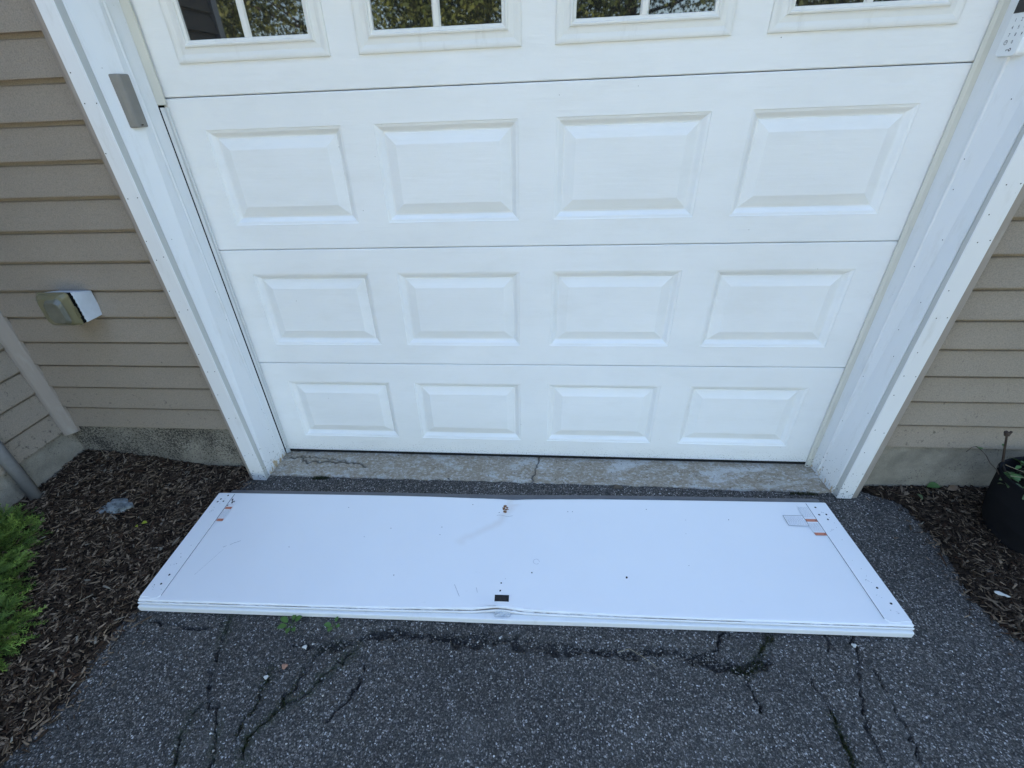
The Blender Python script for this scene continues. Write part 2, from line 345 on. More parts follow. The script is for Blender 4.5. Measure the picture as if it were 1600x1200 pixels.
def bed(side):
    ys_ = np.r_[np.arange(-2.4, -1.5, .05), np.arange(-1.5, -.115, .012)]; n = 80
    T = np.linspace(0, 1, n)**1.3; V = []
    for y in ys_:
        b = (lbx(y) + .012*vnoise(np.array([y]), np.array([0.]), 18, 5)[0]) if side < 0 else (rbx(y) + .012*vnoise(np.array([y]), np.array([3.]), 18, 6)[0])
        far = -2.40 if side < 0 else 3.6
        x = b + (far-b)*T; yy = np.full(n, y); z = lz(x, yy) if side < 0 else rz(x, yy); z[0] = -.045
        V.append(np.c_[x, yy, z])
    V = np.concatenate(V); m = len(ys_); i, j = np.meshgrid(np.arange(n-1), np.arange(m-1)); a = (j*n+i).ravel()
    Q = np.c_[a, a+1, a+n+1, a+n]
    if side < 0: Q = Q[:, ::-1]
    return V, Q
for sdn in (-1, 1):
    V, Q = bed(sdn); o = npmesh('mulch_soil', V, Q, SOIL, smooth=True); prop(o, kind='structure')
def chips(name, X, Y, zf, seed, big=1., tone=1.):
    r = np.random.default_rng(seed); n = len(X)
    L = r.gamma(2.6, .0058, n)*big + .006; L = np.minimum(L, .062); Wd = L*r.uniform(.14, .45, n); Wd = np.clip(Wd, .002, .012); H = r.uniform(.0010, .003, n)
    yaw = r.uniform(0, 2*np.pi, n); pit = r.normal(0, .22, n); rol = r.normal(0, .3, n)
    cy, sy, cp, sp_, cr_, sr = np.cos(yaw), np.sin(yaw), np.cos(pit), np.sin(pit), np.cos(rol), np.sin(rol)
    ux = np.c_[cy*cp, sy*cp, sp_]; up = np.c_[-cy*sp_*cr_-(-sy)*sr, -sy*sp_*cr_-cy*sr, cp*cr_]; vx = np.cross(up, ux)
    cen = np.c_[X, Y, zf(X, Y) + r.uniform(.001, .009, n)]
    t1 = r.uniform(.15, .9, n); t2 = r.uniform(.15, .9, n); sk = r.uniform(-.4, .4, n)
    V = np.zeros((n, 8, 3)); k = 0
    for a in (-1, 1):
        t = t1 if a < 0 else t2
        for b, h in ((-1,-1),(1,-1),(1,1),(-1,1)):
            V[:, k] = cen + (a*L/2+b*sk*Wd)[:,None]*ux + (b*Wd/2*t)[:,None]*vx + (h*H/2)[:,None]*up; k += 1
    base = np.array([[0,3,2,1],[4,5,6,7],[0,1,5,4],[1,2,6,5],[2,3,7,6],[3,0,4,7]])
    Q = (np.arange(n)[:,None,None]*8 + base[None]).reshape(-1, 4)
    t = r.random(n)**3.6; c0 = np.array([.042,.026,.016]); c1 = np.array([.44,.32,.215]); t = np.where(L > .03, t*.7+.02, t)
    col = c0 + (c1-c0)*t[:,None]; red = r.random(n) < .12; col[red] = np.array([.07,.038,.022])*(r.random(red.sum())[:,None]*.9+.4)
    pale = r.random(n) < .012; col[pale] = (.30,.26,.20)
    col = np.repeat(col*tone, 8, 0)
    o = npmesh(name, V.reshape(-1, 3), Q, CHIP, attrs={'col': col}); prop(o, kind='stuff'); return o
r = np.random.default_rng(5)
n = 24000; Y = r.uniform(-1.75, -.14, n); X = r.uniform(-2.36, -1.38, n); k = X < lbx(Y) + r.normal(-.004, .012, n)
o = chips('wood_mulch', X[k], Y[k], lambda x, y: np.maximum(lz(x, y), -.026), 6); prop(o, 'dark wood chip mulch filling the bed left of the driveway', 'mulch')
n = 22000; Y = r.uniform(-1.5, -.14, n); X = r.uniform(1.5, 2.7, n); k = X > rbx(Y) + r.normal(.004, .012, n)
o = chips('wood_mulch', X[k], Y[k], lambda x, y: np.maximum(rz(x, y), -.026), 7, 1.0, .66); prop(o, 'brown wood chip mulch in the bed under the black planter', 'mulch')
# sparse litter of chips and grit that spilled on the asphalt
n = 260; Y = -r.uniform(.2, 1.4, n); sgn = r.random(n) < .6; X = np.where(sgn, lbx(Y)+np.abs(r.normal(0, .05, n)), rbx(Y)-np.abs(r.normal(0, .05, n)))
o = chips('chip_litter', X, Y, lambda x, y: np.full_like(x, GZ+.001), 8, .6); prop(o, 'loose wood chips scattered onto the asphalt beside the beds', 'wood chips')

# loose grit raised on the asphalt
r = np.random.default_rng(77); n = 5200; X = r.uniform(-1.7, 1.75, n); Y = r.uniform(-1.42, -.19, n)
mc = np.array(cracks['main'][1]); k = r.random(n) < .16; i_ = r.integers(0, len(mc)-1, n); t = r.random(n)
X = np.where(k, mc[i_,0]*(1-t)+mc[i_+1,0]*t + r.normal(0, .012, n), X); Y = np.where(k, mc[i_,1]*(1-t)+mc[i_+1,1]*t + r.normal(0, .012, n), Y)
m_ = (X > lbx(Y)+.01) & (X < rbx(Y)-.01); X = X[m_]; Y = Y[m_]; n = len(X)
sz = r.gamma(3, .00055, n)+.0009; sz = np.minimum(sz, .0045); d = r.normal(size=(n, 6, 3)); base_ = np.array([[1,0,0],[0,1,0],[-1,0,0],[0,-1,0],[0,0,1],[0,0,-1]])
V = np.c_[X, Y, np.full(n, GZ+.0012)][:,None,:] + (base_[None]*np.array([1,.8,.6]) + .28*d)*sz[:,None,None]
T = np.array([[0,1,4],[1,2,4],[2,3,4],[3,0,4],[1,0,5],[2,1,5],[3,2,5],[0,3,5]]); Q = (np.arange(n)[:,None,None]*6+T[None]).reshape(-1,3)
g_ = r.random(n)**2; col = np.array([.05,.047,.045])+(np.array([.42,.40,.37])-np.array([.05,.047,.045]))*g_[:,None]; w_ = r.random(n) < .02; col[w_] = (.75,.73,.68)
o = npmesh('grit', V.reshape(-1,3), Q, mat_attr('grit_stone', .8, .3), attrs={'col': np.repeat(col, 6, 0)}); prop(o, 'fine loose grit scattered over the asphalt driveway', 'grit', kind='stuff')

# concrete apron ----------------------------------------------------
xs = np.arange(-1.345, 1.366, .005); ys = np.r_[-.178, -.1775, np.arange(-.176, .06, .0045)]
CR2 = {}
def apr_z(X, Y):
    z = -.017 - .004*np.clip(-Y/.17, 0, 1) + .0012*vnoise(X, Y, 12, 61) + .0008*vnoise(X, Y, 60, 62)
    c = np.zeros_like(X)
    for w, pts, sd_ in ((.004, [(.031,.02),(.021,-.043),(.01,-.09),(-.004,-.175)], 71), (.006, [(-1.29,-.045),(-1.23,-.04),(-1.19,-.075),(-1.10,-.072),(-1.0,-.07),(-.90,-.078),(-.86,-.10)], 72), (.003, [(-1.24,-.03),(-1.12,-.045),(-.98,-.06)], 73)):
        c = np.maximum(c, np.clip(1.3-seg_dist(X, Y, pts, sd_)/w, 0, 1))
    pit = np.clip(vnoise(X, Y, 35, 63)-.35, 0, 1)*np.clip((-1.0-X)*4, 0, 1); z -= .012*pit
    pit2 = np.clip(1.2-np.hypot((X+.42)/.07, (Y+.06)/.035), 0, 1)*np.clip(.5+vnoise(X, Y, 60, 64), 0, 1); z -= .004*pit2
    z -= .008*c; z = np.where(Y <= -.1774, -.06, z)
    CR2['c'] = np.clip(c + pit*.5, 0, 1).ravel(); return z
V, Q = gridmesh(xs, ys, apr_z)
V[:,1] += np.where(V[:,1] < -.16, .005*vnoise(V[:,0], V[:,0]*0, 22, 66) + .002*vnoise(V[:,0], V[:,0]*0, 90, 67) - .004*np.abs(V[:,0])*0, 0)
o = npmesh('concrete_apron', V, Q, CONC, attrs={'crack': CR2['c']}, smooth=True); prop(o, kind='structure')

# ================================================================== HOUSE
SP = .1185
def lap(ax, x0, x1, face, z, sgn=1):
    """one clapboard: profile extruded along x (ax=0) or along y (ax=1)"""
    pr = [(.022, .0015), (.0005, .0), (-.0008, .0010), (-.0006, .006), (.0135, SP-.0170), (.0165, SP-.0145), (.0225, SP-.0135), (.0225, SP+.0035), (.0232, SP+.0035), (.0232, .0015)]
    A, B = [], []
    for d, h in pr:
        if ax == 0: A.append((x0, face+d, z+h)); B.append((x1, face+d, z+h))
        else: A.append((face-d, x0, z+h)); B.append((face-d, x1, z+h))
    return A, B
def wall_boards(parent, ax, x0, x1, face, z0, n, mat):
    A, B = lap(ax, x0, x1, face, 0); g = G().loft(A, B); me = None
    for k in range(n):
        if me is None:
            o = g.build('siding_board', mat, parent); me = o.data
        else: o = link('siding_board', me, mat, parent)
        o.location = (0, 0, z0 + k*SP)
wl = thing('siding_wall', 'tan clapboard wall between the white door trim and the inside corner, with an outlet cover', 'wall', (-1.9, -.15, 0))
wr = thing('siding_wall', 'tan clapboard wall to the right of the door, behind the black planter', 'wall', (2.3, -.15, 0))
ww = thing('siding_wall', 'tan clapboard side wall at the far left, running towards the viewer with a grey pipe on it', 'wall', (-2.33, -1.2, 0))
for t_ in (wl, wr, ww): t_.location = (0, 0, 0)
wall_boards(wl, 0, -2.322, -1.474, -.150, .243, 21, SIDE)
wall_boards(wr, 0, 1.507, 4.4, -.150, .230, 21, SIDE)
wall_boards(ww, 1, -2.22, -.170, -2.33, .232, 21, SIDEW)
G().box(-2.345, -1.42, -.135, .0, -.25, .246).build('foundation', FOUNDL, wl)
G().box(1.46, 4.4, -.135, .0, -.25, .232).build('foundation', FOUND, wr)
g = G().box(-2.6, -2.347, -.405, -.134, -.25, .234).box(-2.6, -2.350, -.413, -.4055, -.25, .234).box(-2.6, -2.346, -2.25, -.4135, -.25, .234)
g.build('foundation', FOUNDW, ww)
G().box(-2.45, -1.44, -.1255, .0, .247, 2.72).build('sheathing', SIDE, wl); G().box(1.46, 4.4, -.1255, .0, .233, 2.72).build('sheathing', SIDE, wr)
G().box(-6.5, -2.3545, -2.25, -.0, .235, 2.72).build('sheathing', SIDEW, ww)
# inside corner post
pr = [(-2.288,-.140),(-2.289,-.152),(-2.296,-.163),(-2.308,-.176),(-2.319,-.186),(-2.330,-.190),(-2.342,-.188),(-2.342,-.140)]
G().loft([(x,y,.213) for x,y in pr][::-1], [(x,y,2.7) for x,y in pr][::-1]).build('corner_post', TAN, wl)
# outside corner of the wing, white
G().box(-2.45, -2.318, -2.29, -2.222, .19, 2.7).build('corner_post', TRIM, ww)
# house body and roof: they cast the shade the photograph was taken in
hb = thing('house', 'gabled roof and upper storey of the house above the garage door', 'house', (0, 0, 0))
G().box(-6.5, 4.4, .35, 8, -.1, 5.2).build('house_body', SIDE, hb); G().box(-1.44, 1.46, -.13, .34, 2.22, 2.72).build('header_wall', SIDE, hb)
G().box(-6.5, 4.4, -.13, .34, 2.73, 5.2).build('upper_wall', SIDE, hb)
g = G(); g.add([(-7,-.30,5.10),(4.9,-.30,5.10),(4.9,4.2,7.2),(-7,4.2,7.2),(-7,8.6,5.10),(4.9,8.6,5.10),(-7,-.30,5.26),(4.9,-.30,5.26),(4.9,4.2,7.38),(-7,4.2,7.38),(-7,8.6,5.26),(4.9,8.6,5.26)],
   [(0,3,2,1),(3,4,5,2),(6,7,8,9),(9,8,11,10),(0,1,7,6),(4,10,11,5),(0,6,9,3),(3,9,10,4),(1,2,8,7),(2,5,11,8)])
g.build('roof', flat('roof_shingle', (.08,.075,.07), .9), hb)
g = G(); g.add([(-7,-2.45,2.72),(-2.28,-2.45,2.72),(-2.28,-.14,2.72),(-7,-.14,2.72),(-7,-2.45,2.84),(-2.28,-2.45,2.84),(-2.28,-.14,3.2),(-7,-.14,3.2)], [(0,3,2,1),(4,5,6,7),(0,1,5,4),(1,2,6,5),(2,3,7,6),(3,0,4,7)])
g.build('porch_roof', TRIM, hb)

# ------------------------------------------------------------------ door frame
df = thing('door_frame', 'white wrapped door frame around the garage door, chipped and dirty at its left foot', 'door frame')
def lofted(name, P0, P1, z0, z1, mat, ccw=True, n=1, bevel=0):
    """profile at z0 and at z1 (x, y)"""
    A = [(x, y, z0) for x, y in P0]; B = [(x, y, z1) for x, y in P1]
    if not ccw: A = A[::-1]; B = B[::-1]
    return G().loft(A, B).build(name, mat, df, bevel=bevel)
ZT = 2.14
# left: stop, inner jamb strip with bead, outer jamb board, grey groove, casing, tan channel
lofted('door_stop', [(-1.300,-.006),(-1.300,-.014),(-1.324,-.022),(-1.345,-.022),(-1.345,-.006)], [(-1.300,-.006),(-1.300,-.014),(-1.327,-.022),(-1.345,-.022),(-1.345,-.006)], 1.580, ZT, STOP, False)
lofted('weather_strip', [(-1.3065,-.003),(-1.307,-.008),(-1.311,-.010),(-1.312,-.006),(-1.3145,-.006),(-1.316,-.013),(-1.3218,-.016),(-1.3228,-.003)], [(-1.302,-.003),(-1.303,-.008),(-1.307,-.010),(-1.308,-.006),(-1.3115,-.006),(-1.314,-.014),(-1.3232,-.019),(-1.3242,-.003)], -.016, 1.572, WSTRIP, False)
lofted('stop_gap', [(-1.3212,-.0025),(-1.3212,-.004),(-1.345,-.004),(-1.345,-.0025)], [(-1.316,-.0025),(-1.316,-.004),(-1.345,-.004),(-1.345,-.0025)], -.016, 1.578, DARK, False)
lofted('jamb_strip', [(-1.3240,-.0225),(-1.3285,-.0500),(-1.3285,-.0575),(-1.40,-.0575),(-1.40,-.0225)],
       [(-1.326,-.0225),(-1.3385,-.068),(-1.3385,-.0765),(-1.42,-.0765),(-1.42,-.0225)], -.019, ZT, JAMB, False)
lofted('jamb_board', [(-1.3285,-.0576),(-1.3225,-.0580),(-1.3218,-.0610),(-1.3228,-.0650),(-1.3250,-.0665),(-1.3345,-.178),(-1.3325,-.181),(-1.3345,-.184),(-1.40,-.184),(-1.40,-.0576)],
       [(-1.3385,-.0766),(-1.3315,-.0770),(-1.3305,-.0810),(-1.3315,-.0860),(-1.3350,-.0880),(-1.385,-.178),(-1.383,-.181),(-1.386,-.184),(-1.44,-.184),(-1.44,-.0766)], -.022, ZT, JAMB, False)
lofted('jamb_groove', [(-1.3365,-.1845),(-1.3365,-.209),(-1.345,-.209),(-1.40,-.1845)], [(-1.3865,-.1845),(-1.3895,-.209),(-1.395,-.209),(-1.44,-.1845)], -.024, ZT, GROOVE, False)
lofted('casing', [(-1.3375,-.2095),(-1.3385,-.2125),(-1.407,-.2125),(-1.409,-.2095),(-1.409,-.15),(-1.3375,-.2092)], [(-1.3905,-.2095),(-1.3915,-.2125),(-1.444,-.2125),(-1.446,-.2095),(-1.446,-.15),(-1.3905,-.2092)], -.026, ZT, TRIM, False)
lofted('siding_channel', [(-1.4095,-.206),(-1.424,-.206),(-1.424,-.190),(-1.462,-.160),(-1.470,-.134),(-1.4095,-.134)], [(-1.4465,-.206),(-1.462,-.206),(-1.464,-.188),(-1.505,-.172),(-1.520,-.134),(-1.4465,-.134)], -.030, ZT, TAN, False)
# right
lofted('door_stop', [(1.324,-.003),(1.324,-.007),(1.332,-.013),(1.3465,-.013),(1.3465,-.003)], [(1.300,-.003),(1.300,-.007),(1.308,-.013),(1.3245,-.013),(1.3245,-.003)], -.018, ZT, STOP)
lofted('jamb_strip', [(1.3465,-.0135),(1.3520,-.050),(1.3520,-.0575),(1.42,-.0575),(1.3470,-.0038)],
       [(1.3245,-.0135),(1.3360,-.068),(1.3360,-.0765),(1.43,-.0765),(1.3250,-.0038)], -.019, ZT, JAMB)
lofted('jamb_board', [(1.3520,-.0576),(1.3475,-.0580),(1.3468,-.0610),(1.3478,-.0650),(1.3508,-.0665),(1.361,-.178),(1.359,-.181),(1.361,-.184),(1.42,-.184),(1.42,-.0576)],
       [(1.3380,-.0766),(1.3330,-.0770),(1.3322,-.0810),(1.3332,-.0860),(1.3400,-.0880),(1.388,-.178),(1.386,-.181),(1.388,-.184),(1.44,-.184),(1.44,-.0766)], -.022, ZT, JAMB)
lofted('jamb_groove', [(1.3645,-.1845),(1.368,-.207),(1.375,-.207),(1.42,-.1845)], [(1.389,-.1845),(1.380,-.207),(1.39,-.207),(1.44,-.1845)], -.024, ZT, GROOVE)
lofted('casing', [(1.3695,-.2075),(1.3705,-.2105),(1.4315,-.2105),(1.4335,-.2075),(1.4335,-.15),(1.3695,-.2072)], [(1.3785,-.2075),(1.3795,-.2105),(1.450,-.2105),(1.452,-.2075),(1.452,-.15),(1.3785,-.2072)], -.026, ZT, TRIM)
lofted('siding_channel', [(1.434,-.202),(1.460,-.202),(1.462,-.190),(1.500,-.160),(1.516,-.134),(1.434,-.134)], [(1.4525,-.202),(1.480,-.202),(1.482,-.188),(1.512,-.166),(1.524,-.134),(1.4525,-.134)], -.030, ZT, TAN)
G().box(-1.44, 1.457, -.213, -.02, ZT+.001, ZT+.075).build('head_casing', TRIM, df)
# nail heads on casing and jambs
def L1(a, b, z): t = (z+.02)/(ZT+.02); return a + (b-a)*t
g = G()
for s_, cx0, cx1, yy in ((-1, -1.372, -1.418, -.2131), (1, 1.401, 1.425, -.2111)):
    for k in range(15):
        z = .03 + k*.118 + random.uniform(-.04, .04)
        for q in ((-.018, .02) if k % 2 else (-.02,)) : g.disc((L1(cx0, cx1, z)+q+random.uniform(-.004, .004), yy, z+random.uniform(-.01, .01)), .0021, (1,0,0), (0,0,1), 6)
for s_, a0, a1, b0, b1 in ((-1, -1.3240, -1.334, -1.3335, -1.384), (1, 1.3500, 1.338, 1.360, 1.387)):
    for k in range(16):
        z = .10 + k*.115 + random.uniform(-.05, .05); t = random.choice([.12, .2, .55, .8, .9]); zt = (z+.02)/(ZT+.02)
        y0 = L1(-.0588, -.078, z); y = y0 + (-.178-y0)*t; x = L1(a0, a1, z)*(1-t) + L1(b0, b1, z)*t
        g.disc((x - s_*.0022, y, z), .0019, (0,1,0), (0,0,1), 6)
g.build('nail_heads', DARK, df).__setitem__('kind', 'stuff')
# split in the paint near the foot of the left jamb
g = G(); pts = [(-.180,.150),(-.172,.146),(-.150,.131),(-.130,.118),(-.112,.112),(-.094,.111),(-.078,.108),(-.066,.098)]
for (ya, za), (yb, zb) in zip(pts[:-1], pts[1:]):
    fx_ = lambda y: -1.3252 + (-1.3345+1.3252)*((-.0588-y)/.1192) + .0012 - .0012
    xa = L1(fx_(ya), fx_(ya)-.034, za)+.0016; xb = L1(fx_(yb), fx_(yb)-.034, zb)+.0016
    g.add([(xa,ya,za-.0012),(xb,yb,zb-.0012),(xb,yb,zb+.0012),(xa,ya,za+.0012)], [(0,1,2,3)])
g.build('crack', DARK, df)

# ------------------------------------------------------------------ garage door
gd = thing('garage_door', 'closed white garage door with raised panels and a row of windows', 'garage door')
HS = .533; PX = [(-1.195,-.690),(-.570,-.065),(.065,.570),(.700,1.205)]
def rings(x0, x1, z0, z1, prof, dm=1.):
    V = []; F = []
    for k, (o_, d) in enumerate(prof):
        d *= dm
        V += [(x0+o_, d, z0+o_),(x1-o_, d, z0+o_),(x1-o_, d, z1-o_),(x0+o_, d, z1-o_)]
        if k:
            a = (k-1)*4; b = k*4
            for j in range(4): F.append((a+j, a+(j+1) % 4, b+(j+1) % 4, b+j))
    b = (len(prof)-1)*4; F.append((b, b+1, b+2, b+3)); return V, F
PROF = [(0,0),(.0015,.0018),(.009,.0030),(.014,.0055),(.019,.0092),(.024,.0120),(.029,.0128),(.0305,.0105),(.0325,.0100),(.066,.0022),(.068,.0020)]
def section(k):
    z0 = k*HS + (.0013 if k else 0.0); z1 = (k+1)*HS - .0013
    zo = (.0985, .431) if k < 3 else (.098, .450)
    hz = (k*HS+zo[0], k*HS+zo[1]); X = [-1.371] + [v for p in PX for v in p] + [1.371]; Z = [z0+.003, hz[0], hz[1], z1-.003]
    V = []; F = []; idx = {}
    for i, x in enumerate(X):
        for j, z in enumerate(Z): idx[i, j] = len(V); V.append((x, 0, z))
    for i in range(len(X)-1):
        for j in range(3):
            if j == 1 and i % 2 == 1: continue
            F.append((idx[i,j], idx[i+1,j], idx[i+1,j+1], idx[i,j+1]))
    n = len(V); xa, xb = X[0], X[-1]
    V += [(xa,.003,z0),(xb,.003,z0),(xb,.012,z0),(xa,.012,z0),(xa,.003,z1),(xb,.003,z1),(xb,.012,z1),(xa,.012,z1),(xa,.045,z0-.002),(xb,.045,z0-.002),(xb,.045,z1-.002),(xa,.045,z1-.002)]
    bl, br, tl, tr = idx[0,0], idx[len(X)-1,0], idx[0,3], idx[len(X)-1,3]
    F += [tuple([n, n+1] + [idx[i,0] for i in range(len(X)-1,-1,-1)]), (n+3, n+2, n+1, n), tuple([idx[i,3] for i in range(len(X))] + [n+5, n+4]), (n+4, n+5, n+6, n+7), (n+8, n+9, n+2, n+3), (n+7, n+6, n+10, n+11)]
    s = mesh('door_section', V, F, DOOR, gd)
    if k < 3:
        for (x0, x1) in PX:
            V2, F2 = rings(x0, x1, hz[0], hz[1], PROF, 1.45); mesh('raised_panel', V2, F2, DOOR, s)
    else:
        for i, (x0, x1) in enumerate(PX):
            z0w, z1w = hz; x0w, x1w = x0-.012, x1+.012
            V2, F2 = rings(x0w, x1w, z0w-.003, z1w+.003, [(0,-.0002),(.0008,-.0062),(.006,-.0078),(.012,-.0076),(.024,-.0045),(.036,-.0058),(.0415,-.0075),(.043,-.011),(.047,-.0125),(.050,-.0118),(.052,-.0075),(.060,-.0055),(.062,.004)])
            F2 = F2[:-1]; w = mesh('window', V2, F2, TRIMW, gd)
            gx0, gx1, gz0, gz1 = x0w+.0605, x1w-.0605, z0w+.0575, z1w-.0575; xm = (gx0+gx1)/2; zm = (gz0+gz1)/2
            for a, b in ((gx0, xm-.0125), (xm+.0125, gx1)):
                for c_, d_ in ((gz0, zm-.0125), (zm+.0125, gz1)):
                    G().box(a, b, .002, .006, c_, d_).build('pane', GLASS, w)
            G().loft([(xm-.013,.001,gz0),(xm-.008,-.006,gz0),(xm+.008,-.006,gz0),(xm+.013,.001,gz0),(xm+.013,.008,gz0),(xm-.013,.008,gz0)], [(xm-.013,.001,gz1),(xm-.008,-.006,gz1),(xm+.008,-.006,gz1),(xm+.013,.001,gz1),(xm+.013,.008,gz1),(xm-.013,.008,gz1)]).build('muntin', TRIMW, w)
            for a, b in ((gx0, xm-.0132), (xm+.0132, gx1)):
                G().loft([(a,.001,zm+.013),(a,-.006,zm+.008),(a,-.006,zm-.008),(a,.001,zm-.013),(a,.008,zm-.013),(a,.008,zm+.013)], [(b,.001,zm+.013),(b,-.006,zm+.008),(b,-.006,zm-.008),(b,.001,zm-.013),(b,.008,zm-.013),(b,.008,zm+.013)]).build('muntin', TRIMW, w)
TRIMW = mat_trim('window_frame_paint', (.80, .79, .75), False)
for k in range(4): section(k)
G().box(-1.371, 1.371, .004, .05, -.0165, -.0008).build('bottom_seal', RUBBER, gd)
G().box(-1.38, 1.38, .30, .32, -.05, 2.2).build('inner_lining', DARK, gd)

# ================================================================== FALLEN PANEL
FA = math.atan2(-.276+.341, 1.262+1.480); fp = thing('door_panel', 'detached white door section lying flat on the asphalt, creased and torn at the middle of its near edge', 'door panel', (-.102, -.5985, 0))
fp.rotation_euler = (0, 0, FA); ZP = .024; HL = 1.372; HW = .279
def pull(u): u = np.asarray(u, dtype=float); return .010*np.exp(-(np.abs(u-.0)/.36)**2) + .006*np.exp(-(np.abs(u+.02)/.06)**2)
def pullb(u): u = np.asarray(u, dtype=float); return .0065*np.exp(-((u+.02)/.30)**2)
hx0, hx1, hy0, hy1 = -.036, .016, -.2440, -.2165      # punched hole near the middle of the near edge
us = np.unique(np.round(np.r_[np.linspace(-HL, HL, 221), hx0, hx1], 5)); vs = np.unique(np.round(np.r_[np.linspace(-HW+.012, HW-.004, 70), hy0, hy1], 5))
def skin_z(U, V_):
    crease = U - (.02 + .35*(V_-HW)*np.clip(V_+.05, 0, 1)*2)
    z = ZP - .004*np.exp(-(crease/.05)**2)*np.clip((V_+.05)/.3, 0, 1) - .003*np.exp(-((U)/.35)**2)*np.clip((V_)/.28, 0, 1)
    z += .006*np.exp(-((U+.01)/.07)**2)*np.exp(-((V_+HW)/.05)**2) + .0012*vnoise(U, V_, 2.2, 81) + .0003*vnoise(U, V_, 12, 82)
    return z
U, V_ = np.meshgrid(us, vs); Z = skin_z(U, V_)
pf = pull(U)*np.clip((-V_-.12)/.15, 0, 1)**2; pb = pullb(U)*np.clip((V_-.1)/.17, 0, 1)**2
Yv = V_ + np.where((V_ > hy0-.001) & (V_ < hy1+.001) & (U > hx0-.001) & (U < hx1+.001), pull(np.full_like(U, -.01))*.6, pf) - pb
P = np.c_[U.ravel(), Yv.ravel(), Z.ravel()]; nx, ny = len(us), len(vs)
i, j = np.meshgrid(np.arange(nx-1), np.arange(ny-1)); a = (j*nx+i).ravel(); Q = np.c_[a, a+1, a+nx+1, a+nx]
cu = U.ravel()[Q].mean(1); cv = V_.ravel()[Q].mean(1); Q = Q[~((cu > hx0) & (cu < hx1) & (cv > hy0) & (cv < hy1))]
st = np.zeros_like(U)
d = seg_dist(U, V_, [(.03,.262),(-.01,.19),(-.05,.13),(-.13,.07),(-.2,.03)], 90); st = np.clip(1-d/.022, 0, 1)*.30*(V_ < .25)*(1-np.clip((-U)/.5, 0, .7))
d = seg_dist(U, V_, [(.01,.27),(-.005,.22)], 91); st = np.maximum(st, np.clip(1-d/.02, 0, 1)*.25)
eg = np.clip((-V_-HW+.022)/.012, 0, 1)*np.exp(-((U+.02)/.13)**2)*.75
# rolled lips at the near edge: rows (v offset, z, pulled share)
rows = [(-.0030,-.0004,1),(-.0052,-.0020,1),(-.0056,-.0050,1),(-.0052,-.0125,1),(-.0076,-.0125,.97),(-.0079,-.0072,.95),(-.0098,-.0064,.92),(-.0116,-.0078,.9),(-.0118,-.0105,.88),(-.0110,-.0160,.88),(.006,-.0168,.8),(.012,-.0185,.8)]
Pl = []; b0 = len(P)
for dv, dz, sh in rows:
    base = P[:nx].copy(); base[:,1] = vs[0] + dv + pull(us)*sh; base[:,2] = base[:,2] + dz - (0 if sh == 1 else .002*np.exp(-(us/.3)**2)); Pl.append(base)
P = np.concatenate([P]+Pl); cur = np.arange(nx)
for k in range(len(rows)):
    nxt = b0 + k*nx + np.arange(nx); Q = np.r_[Q, np.c_[nxt[:-1], nxt[1:], cur[1:], cur[:-1]]]; cur = nxt
# far edge fold down, side edges
fb = (ny-1)*nx + np.arange(nx); b1 = len(P)
for dv, dz in ((.0025,-.001),(.004,-.004),(.004,-.03)):
    q = P[fb].copy(); q[:,1] += dv; q[:,2] += dz; P = np.r_[P, q]
cur = fb
for k in range(3):
    nxt = b1 + k*nx + np.arange(nx); Q = np.r_[Q, np.c_[cur[:-1], cur[1:], nxt[1:], nxt[:-1]]]; cur = nxt
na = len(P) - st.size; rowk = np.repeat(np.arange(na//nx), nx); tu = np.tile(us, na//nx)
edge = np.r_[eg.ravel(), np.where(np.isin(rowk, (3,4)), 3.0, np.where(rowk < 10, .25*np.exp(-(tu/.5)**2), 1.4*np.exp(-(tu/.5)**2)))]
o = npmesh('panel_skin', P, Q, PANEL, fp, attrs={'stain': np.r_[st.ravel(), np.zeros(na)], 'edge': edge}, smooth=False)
# lower skin with its tongue: stays straight along the near edge
A = [(.004,-.0200),(-.0135,-.0205),(-.0160,-.0220),(-.0165,-.0270),(-.0165,-.0440),(.06,-.0460),(.06,-.0235)]
g = G(); seg = np.linspace(-HL, HL, 60)
for a_, b_ in zip(seg[:-1], seg[1:]):
    dd = lambda u: (-.0016*math.exp(-(u/.25)**2))
    g.loft([(a_, -HW+.012-.004+dv+dd(a_), ZP+dz) for dv, dz in A], [(b_, -HW+.012-.004+dv+dd(b_), ZP+dz) for dv, dz in A], False)
g.F += [tuple(range(7))[::-1], tuple(range(len(g.V)-7, len(g.V)))]
g.build('lower_lip', mat_trim('lip_paint', (.80,.80,.79), False), fp)
G().box(-HL+.002, HL-.002, -HW+.03, HW-.012, -.022, ZP-.018).build('foam_core', flat('foam_core', (.32,.31,.27), .9), fp)
# recess of the hole, torn metal below it
G().add([(hx0-.01, hy0-.01, ZP-.0072),(hx1+.01, hy0-.01, ZP-.0072),(hx1+.01, hy1+.025, ZP-.0066),(hx0-.01, hy1+.025, ZP-.0066)], [(0,1,2,3)]).build('punched_hole', flat('hole_bottom', (.05,.045,.04), .9, .1, .6, 150), fp)
V=[];F=[]
for i_ in range(9):
    for j_ in range(5): V.append((-.034+.056*i_/8, -HW-.0010+.016*j_/4+random.uniform(-.001,.001), ZP-.0155+.008*j_/4+random.uniform(-.0022,.0022)))
for i_ in range(8):
    for j_ in range(4): a=i_*5+j_; F.append((a,a+5,a+6,a+1))
mesh('torn_metal', V, F, FOIL, fp)
